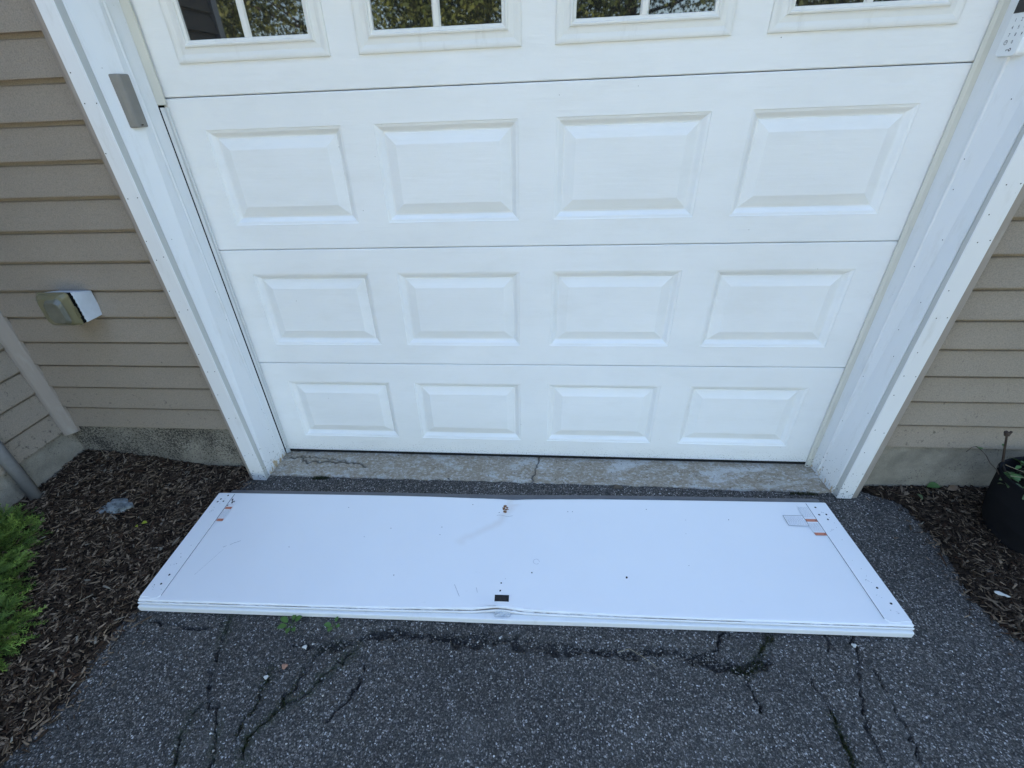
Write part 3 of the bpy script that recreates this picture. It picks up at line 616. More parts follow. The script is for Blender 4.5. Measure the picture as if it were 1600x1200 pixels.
# end stiles
for s_ in (-1, 1):
    wdt = .078 if s_ < 0 else .083; e = HL+.001; yb = -HW+.0155; yt = HW-.004
    O = [(e, yb+.004), (e, yt-.002), (e-wdt+.004, yt-.002), (e-wdt, yt-.006), (e-wdt, yb+.012), (e-wdt+.010, yb+.001), (e-.040, yb-.001), (e-.034, yb+.005), (e-.012, yb+.004)]
    O = [(s_*x, y) for x, y in O]
    if s_ < 0: O = O[::-1]
    ins = lambda x, y, k: (x, y)
    zt = ZP+.0022
    n = len(O); V = [(x, y, zt-.0045) for x, y in O] + [(x, y, zt-.0006) for x, y in O]; cx = sum(x for x, _ in O)/n; cy = sum(y for _, y in O)/n
    V += [(x+(cx-x)*.02, y+(cy-y)*.003, zt) for x, y in O]
    F = [(k, (k+1) % n, n+(k+1) % n, n+k) for k in range(n)] + [(n+k, n+(k+1) % n, 2*n+(k+1) % n, 2*n+k) for k in range(n)] + [tuple(range(2*n, 3*n))]
    mesh('end_stile', V, F, PANEL, fp)
    G().box(min(s_*(e-wdt-.0011), s_*(e-wdt+.003)), max(s_*(e-wdt-.0011), s_*(e-wdt+.003)), yb+.012, yt-.006, ZP-.004, ZP+.0014).build('stile_seam', SCUFF_D := flat('dark_seam_grey', (.06,.06,.07), .8), fp)  # thin dark strip along the inner edge of the stile
    G().box(min(s_*(HL-.006), s_*HL), max(s_*(HL-.006), s_*HL), yb+.006, yt-.003, -.022, ZP-.0035).build('end_cap', TRIM, fp)
    zc = zt+.0004
    g = G(); HOLES = [(.030,.235),(.052,.258),(.024,.218),(.050,.222),(.046,-.205),(.052,-.165)] if s_ < 0 else [(.055,.246),(.060,.205),(.030,.207),(.038,.180),(.035,-.135),(.026,-.195)]
    for k, (du, v) in enumerate(HOLES): g.disc((s_*(HL-du), v, zc), .0042, n=9, jit=.15)
    for k in range(10): g.disc((s_*(HL-random.uniform(.02,.065)), random.uniform(-.24,.24), zc), random.uniform(.0010,.0018), n=6, jit=.4)
    g.build('screw_holes', DARK, fp).__setitem__('kind', 'stuff')
    g = G()
    for v in ((.16,-.115,-.22) if s_ < 0 else (.12,-.105,-.225,-.165)):
        u0 = s_*(HL-random.uniform(.03,.055)); q = random.uniform(0, 6)
        for t in range(9):
            if random.random() < .25: continue
            a0 = q+t*.32; a1 = a0+.3; R_ = .008+.004*math.sin(t)
            g.add([(u0+R_*math.cos(a0), v+R_*.8*math.sin(a0), zc),(u0+R_*math.cos(a1), v+R_*.8*math.sin(a1), zc),(u0+(R_-.0011)*math.cos(a1), v+(R_-.0011)*.8*math.sin(a1), zc),(u0+(R_-.0011)*math.cos(a0), v+(R_-.0011)*.8*math.sin(a0), zc)], [(0,1,2,3)])
    g.build('scratch_marks', SCUFF_D, fp).__setitem__('kind', 'stuff')
# grey bottom retainer with rubber along the far edge
g = G(); 
for a_, b_ in zip(seg[:-1], seg[1:]):
    pr_ = [(.0045,-.030),(.0045,-.012),(.010,-.009),(.016,-.0165),(.036,-.021),(.042,-.024),(.046,-.031),(.044,-.050),(.0045,-.050)]
    def rr(u): return [(u, HW+dv-float(pullb(u))*.75+.0022*math.sin(u*2.1)+ .012*math.exp(-((u-HL)/.3)**2)*0, ZP+dz) for dv, dz in pr_]
    aa, bb = np.clip(a_, -HL+.035, HL-.004), np.clip(b_, -HL+.035, HL-.004)
    if bb > aa: g.loft(rr(bb), rr(aa), False)
g.F += [tuple(range(9)), tuple(range(len(g.V)-9, len(g.V)))[::-1]]
g.build('bottom_retainer', GREYSEAL, fp)
# stickers
def quad(g, u0, u1, v0, v1, z): return g.add([(u0,v0,z),(u1,v0,z),(u1,v1,z),(u0,v1,z)], [(0,1,2,3)])
def sticker(u0, u1, v0, v1, side):
    lab = quad(G(), u0, u1, v0, v1, ZP+.0030).build('warning_label', PAPER, fp); h = v1-v0; w = u1-u0
    g = G()
    for t0, t1 in ((.0,.09),(.44,.53)): quad(g, u0, u1, v0+h*t0, v0+h*t1, ZP+.0033)
    g.build('orange_band', ORANGE, lab)
    g = G()
    for t0, t1 in ((.0,.09),(.44,.53)): g.disc((u1-.006, v0+h*(t0+t1)/2, ZP+.0036), .0035, n=3)
    if side < 0:
        for k in range(5): g.disc((u0+w*random.uniform(.2,.85), v0+h*random.uniform(.66,.95), ZP+.0035), random.uniform(.003,.0055), n=6, jit=.6)
        quad(g, u0, u0+w*.16, v0+h*.555, v0+h*.60, ZP+.0035)
    g.build('pictogram', INK, lab)
    g = G()
    rowset = [.13+.035*k for k in range(8)] + ([.60+.04*k for k in range(9)] if side > 0 else [.60])
    for t in rowset:
        x = u0+w*.06
        while x < u1-w*.1:
            L = random.uniform(.003,.009); quad(g, x, min(x+L, u1-w*.06), v0+h*t, v0+h*(t+.014), ZP+.0034); x += L+.002
    g.build('small_print', GREYINK, lab).__setitem__('kind', 'stuff')
sticker(-HL+.083, -HL+.113, .105, .262, -1)
sticker(HL-.130, HL-.0855, .095, .255, 1)
lab = quad(G(), HL-.212, HL-.131, .142, .198, ZP+.0030).build('warning_label', PAPER, fp); g = G()
for q in ((HL-.212,HL-.131,.142,.1435),(HL-.212,HL-.131,.1965,.198),(HL-.212,HL-.2105,.1436,.1964),(HL-.1325,HL-.131,.1436,.1964)): quad(g, *q, ZP+.0033)
g.build('label_border', INK, lab); g = G()
for k in range(7):
    x = HL-.206
    while x < HL-.14: L = random.uniform(.003,.010); quad(g, x, x+L, .149+.0065*k, .1515+.0065*k, ZP+.0034); x += L+.0022
g.build('small_print', GREYINK, lab).__setitem__('kind', 'stuff')
# rusty bracket marks, drilled holes, scuffs
g = G(); zz = ZP-.0015
def zat(u, v): return float(skin_z(np.array([[u]]), np.array([[v]]))[0,0])
for u, v, r_ in ((-.016,.236,.006),(-.005,.230,.004),(-.019,.222,.005),(-.009,.218,.0035),(-.014,.206,.006),(-.024,.228,.0025),(-.002,.220,.0025)): g.disc((u, v-.01, zat(u,v)+.0007), r_*1.35, n=9, jit=.35)
g.build('rusty_holes', RUST, fp).__setitem__('kind', 'stuff')
g = G()
for u, v, r_ in ((-.015,-.158,.0030),(-.017,-.190,.0036),(.000,-.14,.0012),(.455,-.120,.0045),(.26,.20,.0018),(.28,.2,.0018),(-.04,.19,.002),(-.28,.1,.002),(-.282,.06,.0015),(-.72,.20,.0018),(-.6,.04,.0014),(.6,.22,.0018),(.93,.17,.002),(.7,-.06,.0015),(.10,-.11,.0028),(-.9,-.02,.0018)): g.disc((u, v, zat(u,v)+.0006), r_, n=8, jit=.3)
g.build('small_holes', DARK, fp).__setitem__('kind', 'stuff')
g = G()
def scuff(pts, w):
    for (a0,b0_),(a1,b1_) in zip(pts[:-1], pts[1:]):
        if random.random() < .2: continue
        dx, dy = a1-a0, b1_-b0_; L = math.hypot(dx, dy) or 1; nx_, ny_ = -dy/L*w, dx/L*w; z = zat(a0, b0_)+.0008
        g.add([(a0-nx_,b0_-ny_,z),(a1-nx_*.6,b1_-ny_*.6,z),(a1+nx_*.6,b1_+ny_*.6,z),(a0+nx_,b0_+ny_,z)], [(0,1,2,3)])
scuff([(-1.18+.012*k, -.03+.012*k*.6+random.uniform(-.002,.002)) for k in range(6)], .0014); scuff([(-1.22+.008*k, -.16+.02*k) for k in range(7)], .0006)
scuff([(.118+.012*math.cos(t*.7), -.06+.012*math.sin(t*.7)) for t in range(9)], .0008); scuff([(-.05+.01*k, .172+.003*math.sin(k)) for k in range(8)], .0012)
scuff([(-.19+.006*k, -.17-.012*k) for k in range(5)], .0012); scuff([(-.11+.003*k, -.17-.010*k) for k in range(4)], .001)
g.build('scuff_marks', SCUFF, fp).__setitem__('kind', 'stuff')

# ================================================================== SMALL FIXTURES
# taupe sensor box on the left jamb
sb = thing('wall_sensor', 'narrow taupe plastic box screwed to the left jamb at the top of the picture', 'sensor', (-1.36, -.122, 1.518))
def rbox(g, c, sx, sy, sz, tap=0): 
    x, y, z = c; return g
pr0 = [(-.016,.026),(-.016,-.028),(.018,-.028),(.030,-.024),(.033,-.018),(.033,.020),(.028,.026)]
A = [(x, y, 0) for x, y in pr0]; B = [(x, y, .150) for x, y in pr0]
o = G().loft(A, B).build('cover', SENSOR, sb, bevel=.004)
G().box(.034, .0355, -.010, -.002, .006, .009).build('slot', DARK, sb)
G().box(-.018, .006, .0265, .029, -.002, .152).build('back_plate', SENSOR, sb)
# keypad on the right jamb
kp = thing('door_keypad', 'white wireless door keypad on the right jamb, cut off by the picture edge', 'keypad', (1.3375, -.043, 1.607))
def oval(y0, y1, z0, z1, x, r, n=6):
    P = []
    for cy, cz, a0 in ((y1-r, z0+r, -90), (y1-r, z1-r, 0), (y0+r, z1-r, 90), (y0+r, z0+r, 180)):
        for k in range(n+1): a_ = math.radians(a0+90*k/n); P.append((x, cy+r*math.cos(a_), cz+r*math.sin(a_)))
    return P
g = G(); a_ = oval(-.072, -.0, 0, .165, 0.02, .012); b_ = oval(-.072, -.0, 0, .165, -.006, .012); c_ = oval(-.070, -.002, .002, .163, -.011, .011)
g.loft(a_, b_, False); g.loft(b_, c_, False); g.F += [tuple(range(len(g.V)-len(c_), len(g.V)))]
g.build('keypad_body', KEYW, kp)
G().box(-.0125, -.0112, -.068, -.004, .100, .158).build('display_window', flat('black_gloss', (.01,.01,.012), .15), kp)
def text(body, size, loc, rot, mat, parent, name, sx=1):
    cu = bpy.data.curves.new('tmp', 'FONT'); cu.body = body; cu.size = size; cu.align_x = 'CENTER'; cu.align_y = 'CENTER'; cu.extrude = .0001; cu.resolution_u = 3
    ob = bpy.data.objects.new('tmp', cu); C.objects.link(ob); dg = bpy.context.evaluated_depsgraph_get(); dg.update()
    me = bpy.data.meshes.new_from_object(ob.evaluated_get(dg)); bpy.data.objects.remove(ob); me.name = name
    me.materials.clear(); o = link(name, me, mat, parent); o.location = loc; o.rotation_euler = rot; return o
RT = (math.pi/2, 0, -math.pi/2)
cols = [-.0215, -.042, -.0615]
for r_, rw in enumerate(['123', '456', '789', ' 0 ']):
    for c_, ch in enumerate(rw):
        if ch == ' ': continue
        b = G(); zz_ = .084-.0168*r_; ov = [( -.0114, cols[c_]+.0075*math.cos(t*math.pi/6), zz_+.006*math.sin(t*math.pi/6)) for t in range(12)]; b.add(ov, [tuple(range(12))])
        kb = b.build('key', KEYW, kp); text(ch, .011, (-.0117, cols[c_], zz_), RT, INK, kb, 'numeral')
g = G()
for t in range(16):
    a0, a1 = t*math.pi/8, (t+1)*math.pi/8
    g.add([(-.0117, cols[0]+R_*math.cos(a), .0336+R_*math.sin(a)) for a, R_ in ((a0,.0058),(a1,.0058),(a1,.0046),(a0,.0046))], [(0,1,2,3)])
g.add([(-.0117,cols[0]-.0005,.0336),(-.0117,cols[0]+.0005,.0336),(-.0117,cols[0]+.0005,.038),(-.0117,cols[0]-.0005,.038)], [(0,1,2,3)])
g.add([(-.0117,cols[0]-.003,.0331),(-.0117,cols[0],.0331),(-.0117,cols[0],.0341),(-.0117,cols[0]-.003,.0341)], [(0,1,2,3)])
g.build('clock_symbol', INK, kp)
g = G(); kc = (-.046, .016)
for t in range(10):
    a0, a1 = t*math.pi/5, (t+1)*math.pi/5
    g.add([(-.0117, kc[0]+R_*math.cos(a), kc[1]+R_*math.sin(a)) for a, R_ in ((a0,.0042),(a1,.0042),(a1,.0022),(a0,.0022))], [(0,1,2,3)])
g.add([(-.0117,kc[0]+.004,kc[1]-.0007),(-.0117,kc[0]+.013,kc[1]-.0007),(-.0117,kc[0]+.013,kc[1]+.0007),(-.0117,kc[0]+.004,kc[1]+.0007)], [(0,1,2,3)])
g.add([(-.0117,kc[0]+.011,kc[1]-.003),(-.0117,kc[0]+.0125,kc[1]-.003),(-.0117,kc[0]+.0125,kc[1]-.0007),(-.0117,kc[0]+.011,kc[1]-.0007)], [(0,1,2,3)])
g.build('key_symbol', INK, kp)
# outlet cover on the left wall
oc = thing('outlet_cover', 'yellowed plastic bubble outlet cover on a white block on the left clapboard wall', 'outlet cover', (-1.885, -.15, .845))
G().loft([(-.075,.008,0),(-.075,-.074,0),(-.075,-.074,.127),(-.075,.008,.106)], [(.065,.008,0),(.065,-.074,0),(.065,-.074,.127),(.065,.008,.106)]).build('mounting_block', BLOCKW, oc, bevel=.003)
g = G().box(-.070, .060, -.088, -.0745, .001, .128)
for k in range(7): g.box(.0605, .064, -.086, -.076, .006+.017*k, .014+.017*k)
g.build('gasket', DARK, oc)
def rr2(x0, x1, z0, z1, y, r, n=4):
    P = []
    for cx, cz, a0 in ((x1-r, z0+r, -90), (x1-r, z1-r, 0), (x0+r, z1-r, 90), (x0+r, z0+r, 180)):
        for k in range(n+1): a_ = math.radians(a0+90*k/n); P.append((cx+r*math.cos(a_), y, cz+r*math.sin(a_)))
    return P
R4 = [rr2(-.070,.062,-.004,.134,-.0885,.012), rr2(-.070,.062,-.004,.134,-.093,.012), rr2(-.067,.058,-.001,.131,-.096,.014), rr2(-.064,.050,.001,.128,-.108,.018), rr2(-.052,.036,.010,.116,-.122,.022)]
g = G()
for a_, b_ in zip(R4[:-1], R4[1:]): g.loft(b_, a_, False)
n_ = len(g.V); k_ = len(R4[0]); g.F += [tuple(range(n_-2*k_, n_-k_))[::-1]]
g.build('bubble_cover', YELL, oc, smooth=False, bevel=.0015)
g = G(); a_ = rr2(-.030,.050,.010,.118,-.1175,.024); b_ = rr2(-.020,.043,.020,.106,-.133,.024); g.loft(b_, a_, False); g.F += [tuple(range(k_))[::-1]]
g.build('bubble_lens', LENS, oc, smooth=False, bevel=.002)
G().box(.0625, .067, -.098, -.089, .03, .075).build('latch', YELL, oc)
# pipe on the wing
g = G().tube([(-2.303,-.462,.055),(-2.303,-.462,.5),(-2.303,-.462,2.6)], .024, 16); o = g.build('drain_pipe', PIPE, smooth=True)
prop(o, 'grey round plastic pipe running down the left side wall into the mulch', 'pipe')

# ================================================================== STONES, LEAVES, WEEDS
def rock(name, loc, sx, sy, sz, seed, mat, label, cat, rz_=0, n=14):
    r = np.random.default_rng(seed); V = []; F = []; m = 8
    for j in range(m+1):
        ph = math.pi*j/m
        for i in range(n):
            th = 2*math.pi*i/n; d = 1+.22*math.sin(3*th+seed)+.13*r.normal()*(0 < j < m); V.append((sx*d*math.sin(ph)*math.cos(th), sy*d*math.sin(ph)*math.sin(th), sz*(math.copysign(abs(math.cos(ph))**.6, math.cos(ph)))+.06*sz*r.normal()))
    for j in range(m):
        for i in range(n): F.append((j*n+i, (j+1)*n+i, (j+1)*n+(i+1) % n, j*n+(i+1) % n))
    o = mesh(name, V, F, mat); o.location = loc; o.rotation_euler = (0, 0, rz_); return prop(o, label, cat)
ST = M_('grey_fieldstone'); ST = ST.fin(ST.ramp(ST.noise(40, 6, rough=.65), [(.35,(.07,.075,.075)),(.5,(.20,.22,.22)),(.7,(.33,.35,.35))]), .85, ST.bump(ST.noise(60,5), .6, .005), .2)
rock('fieldstone', (-1.935,-.462,.018), .078, .046, .018, 3, ST, 'flat pale grey stone half sunk in the mulch near the left wall', 'stone', .35)
PW = flat('pale_pebble', (.55,.54,.5), .8); PT = flat('tan_pebble', (.33,.18,.12), .8)
rock('pebble', (-.781,-1.009,GZ+.004), .0075, .006, .004, 4, PW, 'white chip of stone on the asphalt just in front of the clover-like weed', 'pebble')
rock('pebble', (-.869,-1.113,GZ+.004), .0075, .006, .004, 5, PW, 'white chip of stone beside the mossy crack at the lower left', 'pebble')
rock('pebble', (-.823,-1.076,GZ+.005), .009, .008, .005, 6, PT, 'small reddish tan pebble between the white chips at the lower left', 'pebble')
rock('pebble', (1.077,-.889,GZ+.003), .008, .006, .003, 7, PW, 'white chip at the head of the crack near the right end of the fallen panel', 'pebble')
rock('wood_scrap', (1.677,-.68,-.004), .019, .007, .004, 8, PW, 'bright white scrap lying on the mulch at the right edge', 'scrap', -.5)
rock('debris_clump', (.40,-.188,GZ+.006), .022, .011, .008, 9, flat('tan_debris', (.13,.105,.075), .9, .2, .5, 200), 'small clump of tan debris at the edge of the concrete sill', 'debris')
def leafblade(L, Wd, fold=.25, curl=.15, n=5):
    V = []; F = []
    for k in range(n+1):
        t = k/n; w = Wd*math.sin(math.pi*min(1, t*.93+.05))**.8; z = curl*L*(t-t*t)*2
        V += [(-w/2, t*L, z+fold*w/2), (0, t*L, z), (w/2, t*L, z+fold*w/2)]
    for k in range(n):
        a = k*3; F += [(a, a+1, a+4, a+3), (a+1, a+2, a+5, a+4)]
    return V, F
def leafmat(name, c, rough=.55):
    m = M_(name); col = m.mix(m.noise(90, 4), tuple(v*.7 for v in c), tuple(v*1.2 for v in c)); m.b.inputs['Subsurface Weight'].default_value = 0
    return m.fin(col, rough, m.bump(m.noise(150, 3), .2, .001), .35)
LG = leafmat('weed_leaf', (.06,.13,.025)); LG2 = leafmat('dusty_leaf', (.075,.105,.045)); LY = leafmat('yellow_leaf', (.32,.36,.03)); LBR = leafmat('dry_leaf', (.13,.085,.05)); LGG = leafmat('green_leaf', (.07,.14,.04))
def weed(loc, n, L, label, flat_=.2):
    t_ = thing('weed', label, 'weed', loc)
    V, F = leafblade(L, L*.72, .15, .2); me = None
    for k in range(n):
        if me is None: o = mesh('leaf', V, F, LG, t_, True); me = o.data
        else: o = link('leaf', me, LG, t_)
        a = 2*math.pi*k/n+random.uniform(-.3,.3); s = random.uniform(.65, 1.1); o.scale = (s, s, s)
        o.location = (-math.sin(a)*L*.45, math.cos(a)*L*.45, .006+random.uniform(0,.01)); o.rotation_euler = (random.uniform(.05,.4), random.uniform(-.2,.2), a)
        G_ = G().tube([(0,0,-.004), (-math.sin(a)*L*.25, math.cos(a)*L*.25, .012), tuple(o.location)], .0009, 5).build('stem', LG2, t_)
weed((-.862,-.937,GZ+.004), 6, .034, 'clover-like green weed growing in front of the fallen panel, the larger of the two')
weed((-.705,-.930,GZ+.003), 4, .024, 'smaller green weed sprouting from the asphalt right of the clover-like one')
def loose(name, loc, L, Wd, mat, label, rot):
    V, F = leafblade(L, Wd, .3, .25); o = mesh(name, V, F, mat, None, True); o.location = loc; o.rotation_euler = rot; prop(o, label, 'leaf')
loose('fallen_leaf', (1.775,-.150,.006), .045, .038, LGG, 'green leaf lying on the mulch against the right foundation', (.3,.1,-1.9))
loose('fallen_leaf', (1.850,-.165,.006), .04, .026, LBR, 'curled brown leaf beside the green one at the right foundation', (.5,.6,-1.2))
loose('fallen_leaf', (-1.735,-.545,.016), .028, .017, LY, 'larger yellow-green leaf of a pair on the dark mulch left of the fallen panel', (.15,.1,-1.5))
loose('fallen_leaf', (-1.752,-.560,.016), .018, .012, LY, 'tiny yellow-green leaf tucked beside the larger yellow one in the mulch', (.2,.1,-1.9))
loose('fallen_leaf', (1.70,-.235,.006), .03, .02, LG2, 'dull green leaf on the mulch in front of the right foundation', (.4,.1,.5))
# straws
def straw(pts, label):
    o = G().tube(pts, .0008, 5).build('straw', DRYSTRAW); prop(o, label, 'straw')
straw([(.29,-.965,GZ+.012),(.33,-.955,GZ+.02),(.37,-.975,GZ+.014),(.41,-1.0,GZ+.005)], 'thin pale straw lying across the long asphalt crack')
straw([(-2.17,-.20,.05),(-2.165,-.20,.10),(-2.163,-.203,.155)], 'upright pale grass stalk in the mulch by the left inside corner')
straw([(-2.21,-.24,.065),(-2.185,-.215,.062),(-2.165,-.205,.058)], 'short bent straw leaning at the foot of the upright stalk')
# moss tufts in the cracks and a little grass at the sill
def moss(name, pts, n, spread, label, tall=.006):
    r = np.random.default_rng(len(pts)+n); P = np.array(pts); V = []; Q = []; col = []
    for k in range(n):
        i_ = r.integers(0, len(P)-1); t = r.random(); c = P[i_]*(1-t)+P[i_+1]*t + r.normal(0, spread, 2); a = r.uniform(0, 6.28); h = r.uniform(.3, 1)*tall; w = r.uniform(.0008, .0018)
        b = len(V); dx, dy = math.cos(a)*w, math.sin(a)*w; lx, ly = r.normal(0, tall*.5, 2)
        V += [(c[0]-dx, c[1]-dy, GZ-.006), (c[0]+dx, c[1]+dy, GZ-.006), (c[0]+lx+dx*.2, c[1]+ly+dy*.2, GZ+h), (c[0]+lx-dx*.2, c[1]+ly-dy*.2, GZ+h)]; Q.append((b, b+1, b+2, b+3))
        cc = np.array([.030,.042,.012])*r.uniform(.4, 1.6) if r.random() < .8 else np.array([.12,.10,.05])*r.uniform(.5,1.2); col += [cc]*4
    o = npmesh(name, V, Q, LEAFC, attrs={'col': np.array(col)}); prop(o, label, 'moss', kind='stuff')
moss('moss', [(-.757,-1.07),(-.777,-1.188),(-.842,-1.278),(-.838,-1.31)], 550, .007, 'dark green moss in the diagonal crack at the lower left')
moss('moss', [(-.87,-1.06),(-.858,-1.175),(-.865,-1.221),(-.88,-1.30)], 450, .009, 'patchy moss along the short crack left of the diagonal one')
moss('moss', [(.66,-.995),(.71,-.995),(.76,-.965)], 420, .012, 'moss where the long crack ends below the right half of the panel')
moss('moss', [(.755,-.94),(.79,-.90),(.82,-.87)], 500, .006, 'thin grass and moss in the crack just under the panel edge on the right')
moss('moss', [(.900,-1.10),(.899,-1.153),(.901,-1.199),(.898,-1.26)], 520, .008, 'moss growing in the crack at the lower right')
moss('grass_tuft', [(-1.10,-.186),(-1.03,-.186)], 500, .006, 'tiny patch of grass at the edge of the concrete sill on the left', .011)
moss('grass_tuft', [(.36,-.188),(.45,-.19)], 250, .004, 'tiny patch of dry grass at the edge of the concrete sill right of centre', .009)
moss('grass_tuft', [(1.18,-.186),(1.3,-.188)], 350, .004, 'thin grass along the sill at its right end', .008)

# planter ------------------------------------------------------------
pp = thing('planter', 'black felt grow bag with sparse green plant on the mulch at the right edge', 'planter', (2.012, -.405, 0))
def ring(r0, z, n=40, sd=0, w=.006, sq=0):
    r = np.random.default_rng(sd); ph = r.uniform(0, 6, 3)
    return [((r0+w*math.sin(3*t+ph[0])+w*.6*math.sin(5*t+ph[1]))*math.cos(t), (r0+w*math.sin(3*t+ph[0])+w*.6*math.sin(5*t+ph[1]))*math.sin(t), z + (sq*math.sin(2*t+.7))) for t in np.linspace(0, 2*math.pi, n, endpoint=False)]
g = G(); RG = [ring(.150,-.03,sd=1), ring(.160,.02,sd=2), ring(.174,.08,sd=2), ring(.184,.15,sd=3), ring(.190,.21,sd=3), ring(.196,.248,sd=3,sq=.004), ring(.194,.254,sd=3,sq=.004), ring(.189,.250,sd=3,sq=.004), ring(.184,.19,sd=3)]
for a_, b_ in zip(RG[:-1], RG[1:]): g.loft(a_, b_, False)
g.build('fabric_pot', FABRIC, pp, smooth=True)
rim = ring(.1965,.232,sd=3,sq=.004); G().loft(rim, ring(.1985,.247,sd=3,sq=.004), False).build('rim_band', FABRIC, pp, smooth=True)
so = ring(.186,.192,sd=3); G().add([(0,0,.205)]+so, [(0,k+1,(k+1) % 40+1) for k in range(40)]).build('soil', SOIL, pp, smooth=True)
V, F = leafblade(.05, .03, .25, .3); lm = bpy.data.meshes.new('leaf'); lm.from_pydata(V, [], F); lm.polygons.foreach_set('use_smooth', [True]*len(lm.polygons)); lm.materials.append(LG2)
lm2 = lm.copy(); lm2.materials.clear(); lm2.materials.append(LGG)
def stem(pts, r0=.0016, leaves=4, mat=None):
    s = G().tube(pts, [r0*(1-.5*k/len(pts)) for k in range(len(pts))], 6).build('stem', mat or BARK, pp)
    for k in range(leaves):
        t = random.uniform(.25, 1)*(len(pts)-1); i_ = min(int(t), len(pts)-2); p = Vector(pts[i_]).lerp(Vector(pts[i_+1]), t-i_)
        o = link('leaf', random.choice([lm, lm2]), None, pp); s_ = random.uniform(.35, .95); o.scale = (s_, s_, s_); o.location = p; o.rotation_euler = (random.uniform(-.5,.5), random.uniform(-.5,.5), random.uniform(0, 6.28))
stem([(-.16,.08,.20),(-.192,.098,.252),(-.225,.105,.280),(-.258,.105,.318),(-.29,.105,.345),(-.315,.105,.362),(-.328,.105,.358),(-.338,.105,.335)], .0019, 1)
stem([(-.095,.14,.19),(-.117,.155,.23),(-.150,.155,.31),(-.180,.155,.385)], .0055, 1)
stem([(-.178,.155,.382),(-.190,.155,.398)], .009, 0)
stem([(-.178,.155,.380),(-.170,.155,.400)], .006, 0)
for k in range(52):
    a = random.uniform(1.5, 5.4); r_ = random.uniform(.02, .175); x, y = r_*math.cos(a), r_*math.sin(a); dx, dy = random.uniform(-.06,.06), random.uniform(-.06,.06)
    stem([(x,y,.19),(x+dx*.5,y+dy*.5,.215+random.uniform(0,.03)),(x+dx,y+dy,.22+random.uniform(0,.05))], .0011, 4, LG2)
for k in range(7):
    a = random.uniform(2.2, 5.6); stem([(0,0,.20),(.09*math.cos(a),.09*math.sin(a),.255+random.uniform(0,.02)),(.2*math.cos(a),.2*math.sin(a),.262+random.uniform(-.01,.02))], .0011, 1, DRYSTRAW)

# evergreen shrub ----------------------------------------------------
def shrub():
    r = np.random.default_rng(21); V = []; Q = []; col = []
    lobes = [((-2.30,-.80,.03), (.25,.22,.20)), ((-2.01,-1.13,.0), (.235,.18,.165)), ((-2.17,-.97,.02), (.235,.22,.17)), ((-2.45,-1.15,.1), (.45,.45,.32))]
    for (c, R_), N in zip(lobes, (1500, 1300, 1300, 700)):
        c = np.array(c); R_ = np.array(R_)
        for k in range(N):
            d = r.normal(size=3); d[2] = abs(d[2])*.8; d /= np.linalg.norm(d); p = c + R_*d*r.uniform(.45, 1.0)
            out = d + np.array([0,0,.25]) + r.normal(0, .35, 3); out /= np.linalg.norm(out); L = r.uniform(.035, .075)
            side = np.cross(out, r.normal(size=3)); side /= np.linalg.norm(side); bend = np.array([0,0,-1])*L*r.uniform(0,.3)
            shade = r.uniform(.55, 1.25); tip = r.random() < .4
            g0 = np.array([.06,.105,.018])*shade; g1 = np.array([.26,.38,.07])*shade if tip else np.array([.14,.22,.045])*shade
            def strip(a, b, w0, w1, sv, ca, cb):
                i0 = len(V); V.extend([a-sv*w0, a+sv*w0, b+sv*w1, b-sv*w1]); Q.append((i0, i0+1, i0+2, i0+3)); col.extend([ca, ca, cb, cb])
            pts = [p + out*L*t + bend*t*t for t in np.linspace(0, 1, 5)]
            nrm = np.cross(out, side)
            for t in range(4): strip(pts[t], pts[t+1], .0014, .0011, side, g0+(g1-g0)*t/4, g0+(g1-g0)*(t+1)/4)
            for t in range(1, 5):
                for s_ in (-1, 1):
                    l2 = L*.42*(1-.14*t)*r.uniform(.7,1.2); q = pts[t] + (side*s_*.75+out*.8+r.normal(0,.12,3))*l2
                    sv = np.cross(q-pts[t], nrm); sv /= (np.linalg.norm(sv)+1e-9); strip(pts[t], q, .0013, .0006, sv, g0+(g1-g0)*t/4, g1)
                    m = (pts[t]+q)/2
                    for s2 in (-1, 1):
                        q2 = m + (sv*s2*.6+out*.5)*l2*.5; sv2 = np.cross(q2-m, nrm); sv2 /= (np.linalg.norm(sv2)+1e-9); strip(m, q2, .0011, .0005, sv2, g0+(g1-g0)*t/4, g1)
    root = thing('evergreen_shrub', 'bright green feathery evergreen shrub at the left edge, on the mulch', 'shrub', (0,0,0))
    npmesh('foliage', np.array(V), np.array(Q), LEAFC, root, attrs={'col': np.array(col)}).__setitem__('kind', 'stuff')
    g = G()
    for a, b in (((-2.3,-1.0,-.02),(-2.2,-.82,.12)), ((-2.3,-1.0,-.02),(-1.88,-1.12,.06)), ((-2.3,-1.0,-.02),(-2.36,-1.2,.25))): g.tube([a, tuple((np.array(a)+np.array(b))/2+np.array([0,0,.02])), b], [.012,.009,.004], 7)
    g.build('trunk', BARK, root)
shrub()

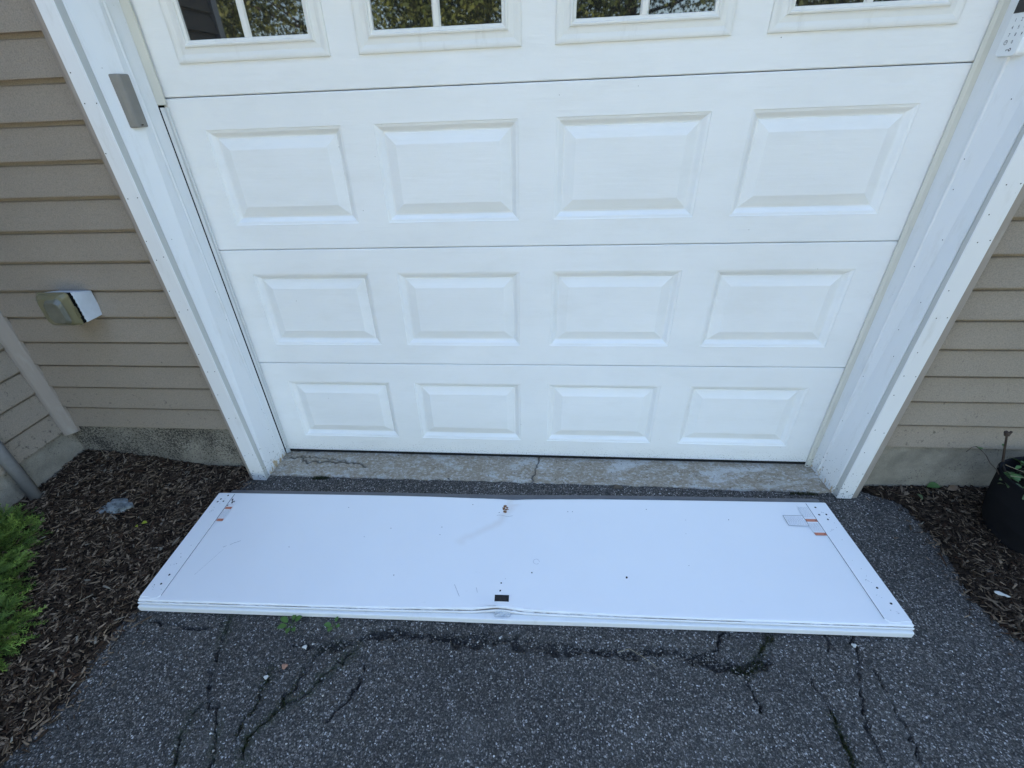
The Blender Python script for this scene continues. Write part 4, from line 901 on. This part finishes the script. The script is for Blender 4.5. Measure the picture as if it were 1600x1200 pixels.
# ================================================================== TREES BEHIND THE VIEWER (seen in the window panes) AND ONE ADDED AT THE RIGHT FOR SHADE
def tree_mesh(seed, H, R_, c0, c1):
    r = np.random.default_rng(seed); g = G(); g.tube([(0,0,-.2),(.05,0,H*.3),(-.05,.1,H*.6),(0,0,H*.92)], [.2,.15,.10,.03], 8)
    tips = []
    for k in range(26):
        z = H*r.uniform(.12, .85); a = r.uniform(0, 6.28); L = R_*math.sin(math.pi*min(.95, z/H*.8+.2))*r.uniform(.55, 1); e = (L*math.cos(a), L*math.sin(a), z+L*.35)
        g.tube([(0,0,z),(e[0]*.5, e[1]*.5, z+L*.12), e], [.05,.03,.01], 5); tips += [e, (e[0]*.6, e[1]*.6, z+L*.2)]
    tips = np.array(tips + [(0,0,H*.95)]); n = 30000; c = tips[r.integers(0, len(tips), n)] + r.normal(0, R_*.17, (n, 3)); w = r.uniform(.025, .06, n)
    a = r.normal(size=(n,3)); a /= np.linalg.norm(a, axis=1)[:,None]; b = np.cross(a, r.normal(size=(n,3))); b /= np.linalg.norm(b, axis=1)[:,None]
    V = np.stack([c-a*w[:,None], c-b*w[:,None]*.6, c+a*w[:,None], c+b*w[:,None]*.6], 1).reshape(-1, 3); Q = np.arange(n*4).reshape(n, 4)
    t = np.repeat(r.random(n), 4)[:,None]; col = np.array(c0)*(1-t)+np.array(c1)*t; return g, V, Q, col
for k, (x, y, H, R_, c0, c1, lb) in enumerate([(-1.2,-9.5,6.5,2.2,(.05,.075,.02),(.15,.165,.035),'yellowing leafy tree straight behind the viewer, reflected in the second window'),
      (-4.4,-10.5,7.5,2.4,(.04,.06,.02),(.13,.14,.04),'olive green leafy tree reflected in the first window pane'), (1.9,-11,7.5,2.3,(.035,.055,.02),(.09,.11,.03),'dark green tree reflected in the third window'),
      (5.2,-9.5,6,2.2,(.03,.045,.02),(.07,.09,.03),'dark bushy tree reflected in the rightmost window'), (-7.8,-12,8,2.6,(.04,.06,.02),(.12,.13,.04),'tall green tree at the far left behind the viewer'), (.2,-14,9,3.0,(.035,.05,.02),(.1,.11,.03),'tall dark tree filling the gap behind the yellowing one'),
      (4.3,-2.7,4.6,1.7,(.06,.085,.02),(.24,.23,.06),'small leafy tree added out of view right of the driveway to shade the wall')]):  # last tree is unseen, added to shade and warm the right wall
    g, V, Q, col = tree_mesh(40+k, H, R_, c0, c1); t_ = thing('leafy_tree', lb, 'tree', (x, y, 0))
    g.build('trunk', BARK, t_); npmesh('crown', V, Q, LEAFC, t_, attrs={'col': col}).__setitem__('kind', 'stuff')

GR = {'leafy_tree': 'trees behind the viewer', 'pebble': 'stone chips on the asphalt', 'weed': 'weeds at the edge of the fallen panel', 'fallen_leaf': 'loose leaves on the mulch',
      'straw': 'straws on the ground', 'siding_wall': 'clapboard walls round the garage door'}
for o in C.objects:
    if o.parent is None and o.name.split('.')[0] in GR and 'label' in o: o['group'] = GR[o.name.split('.')[0]]
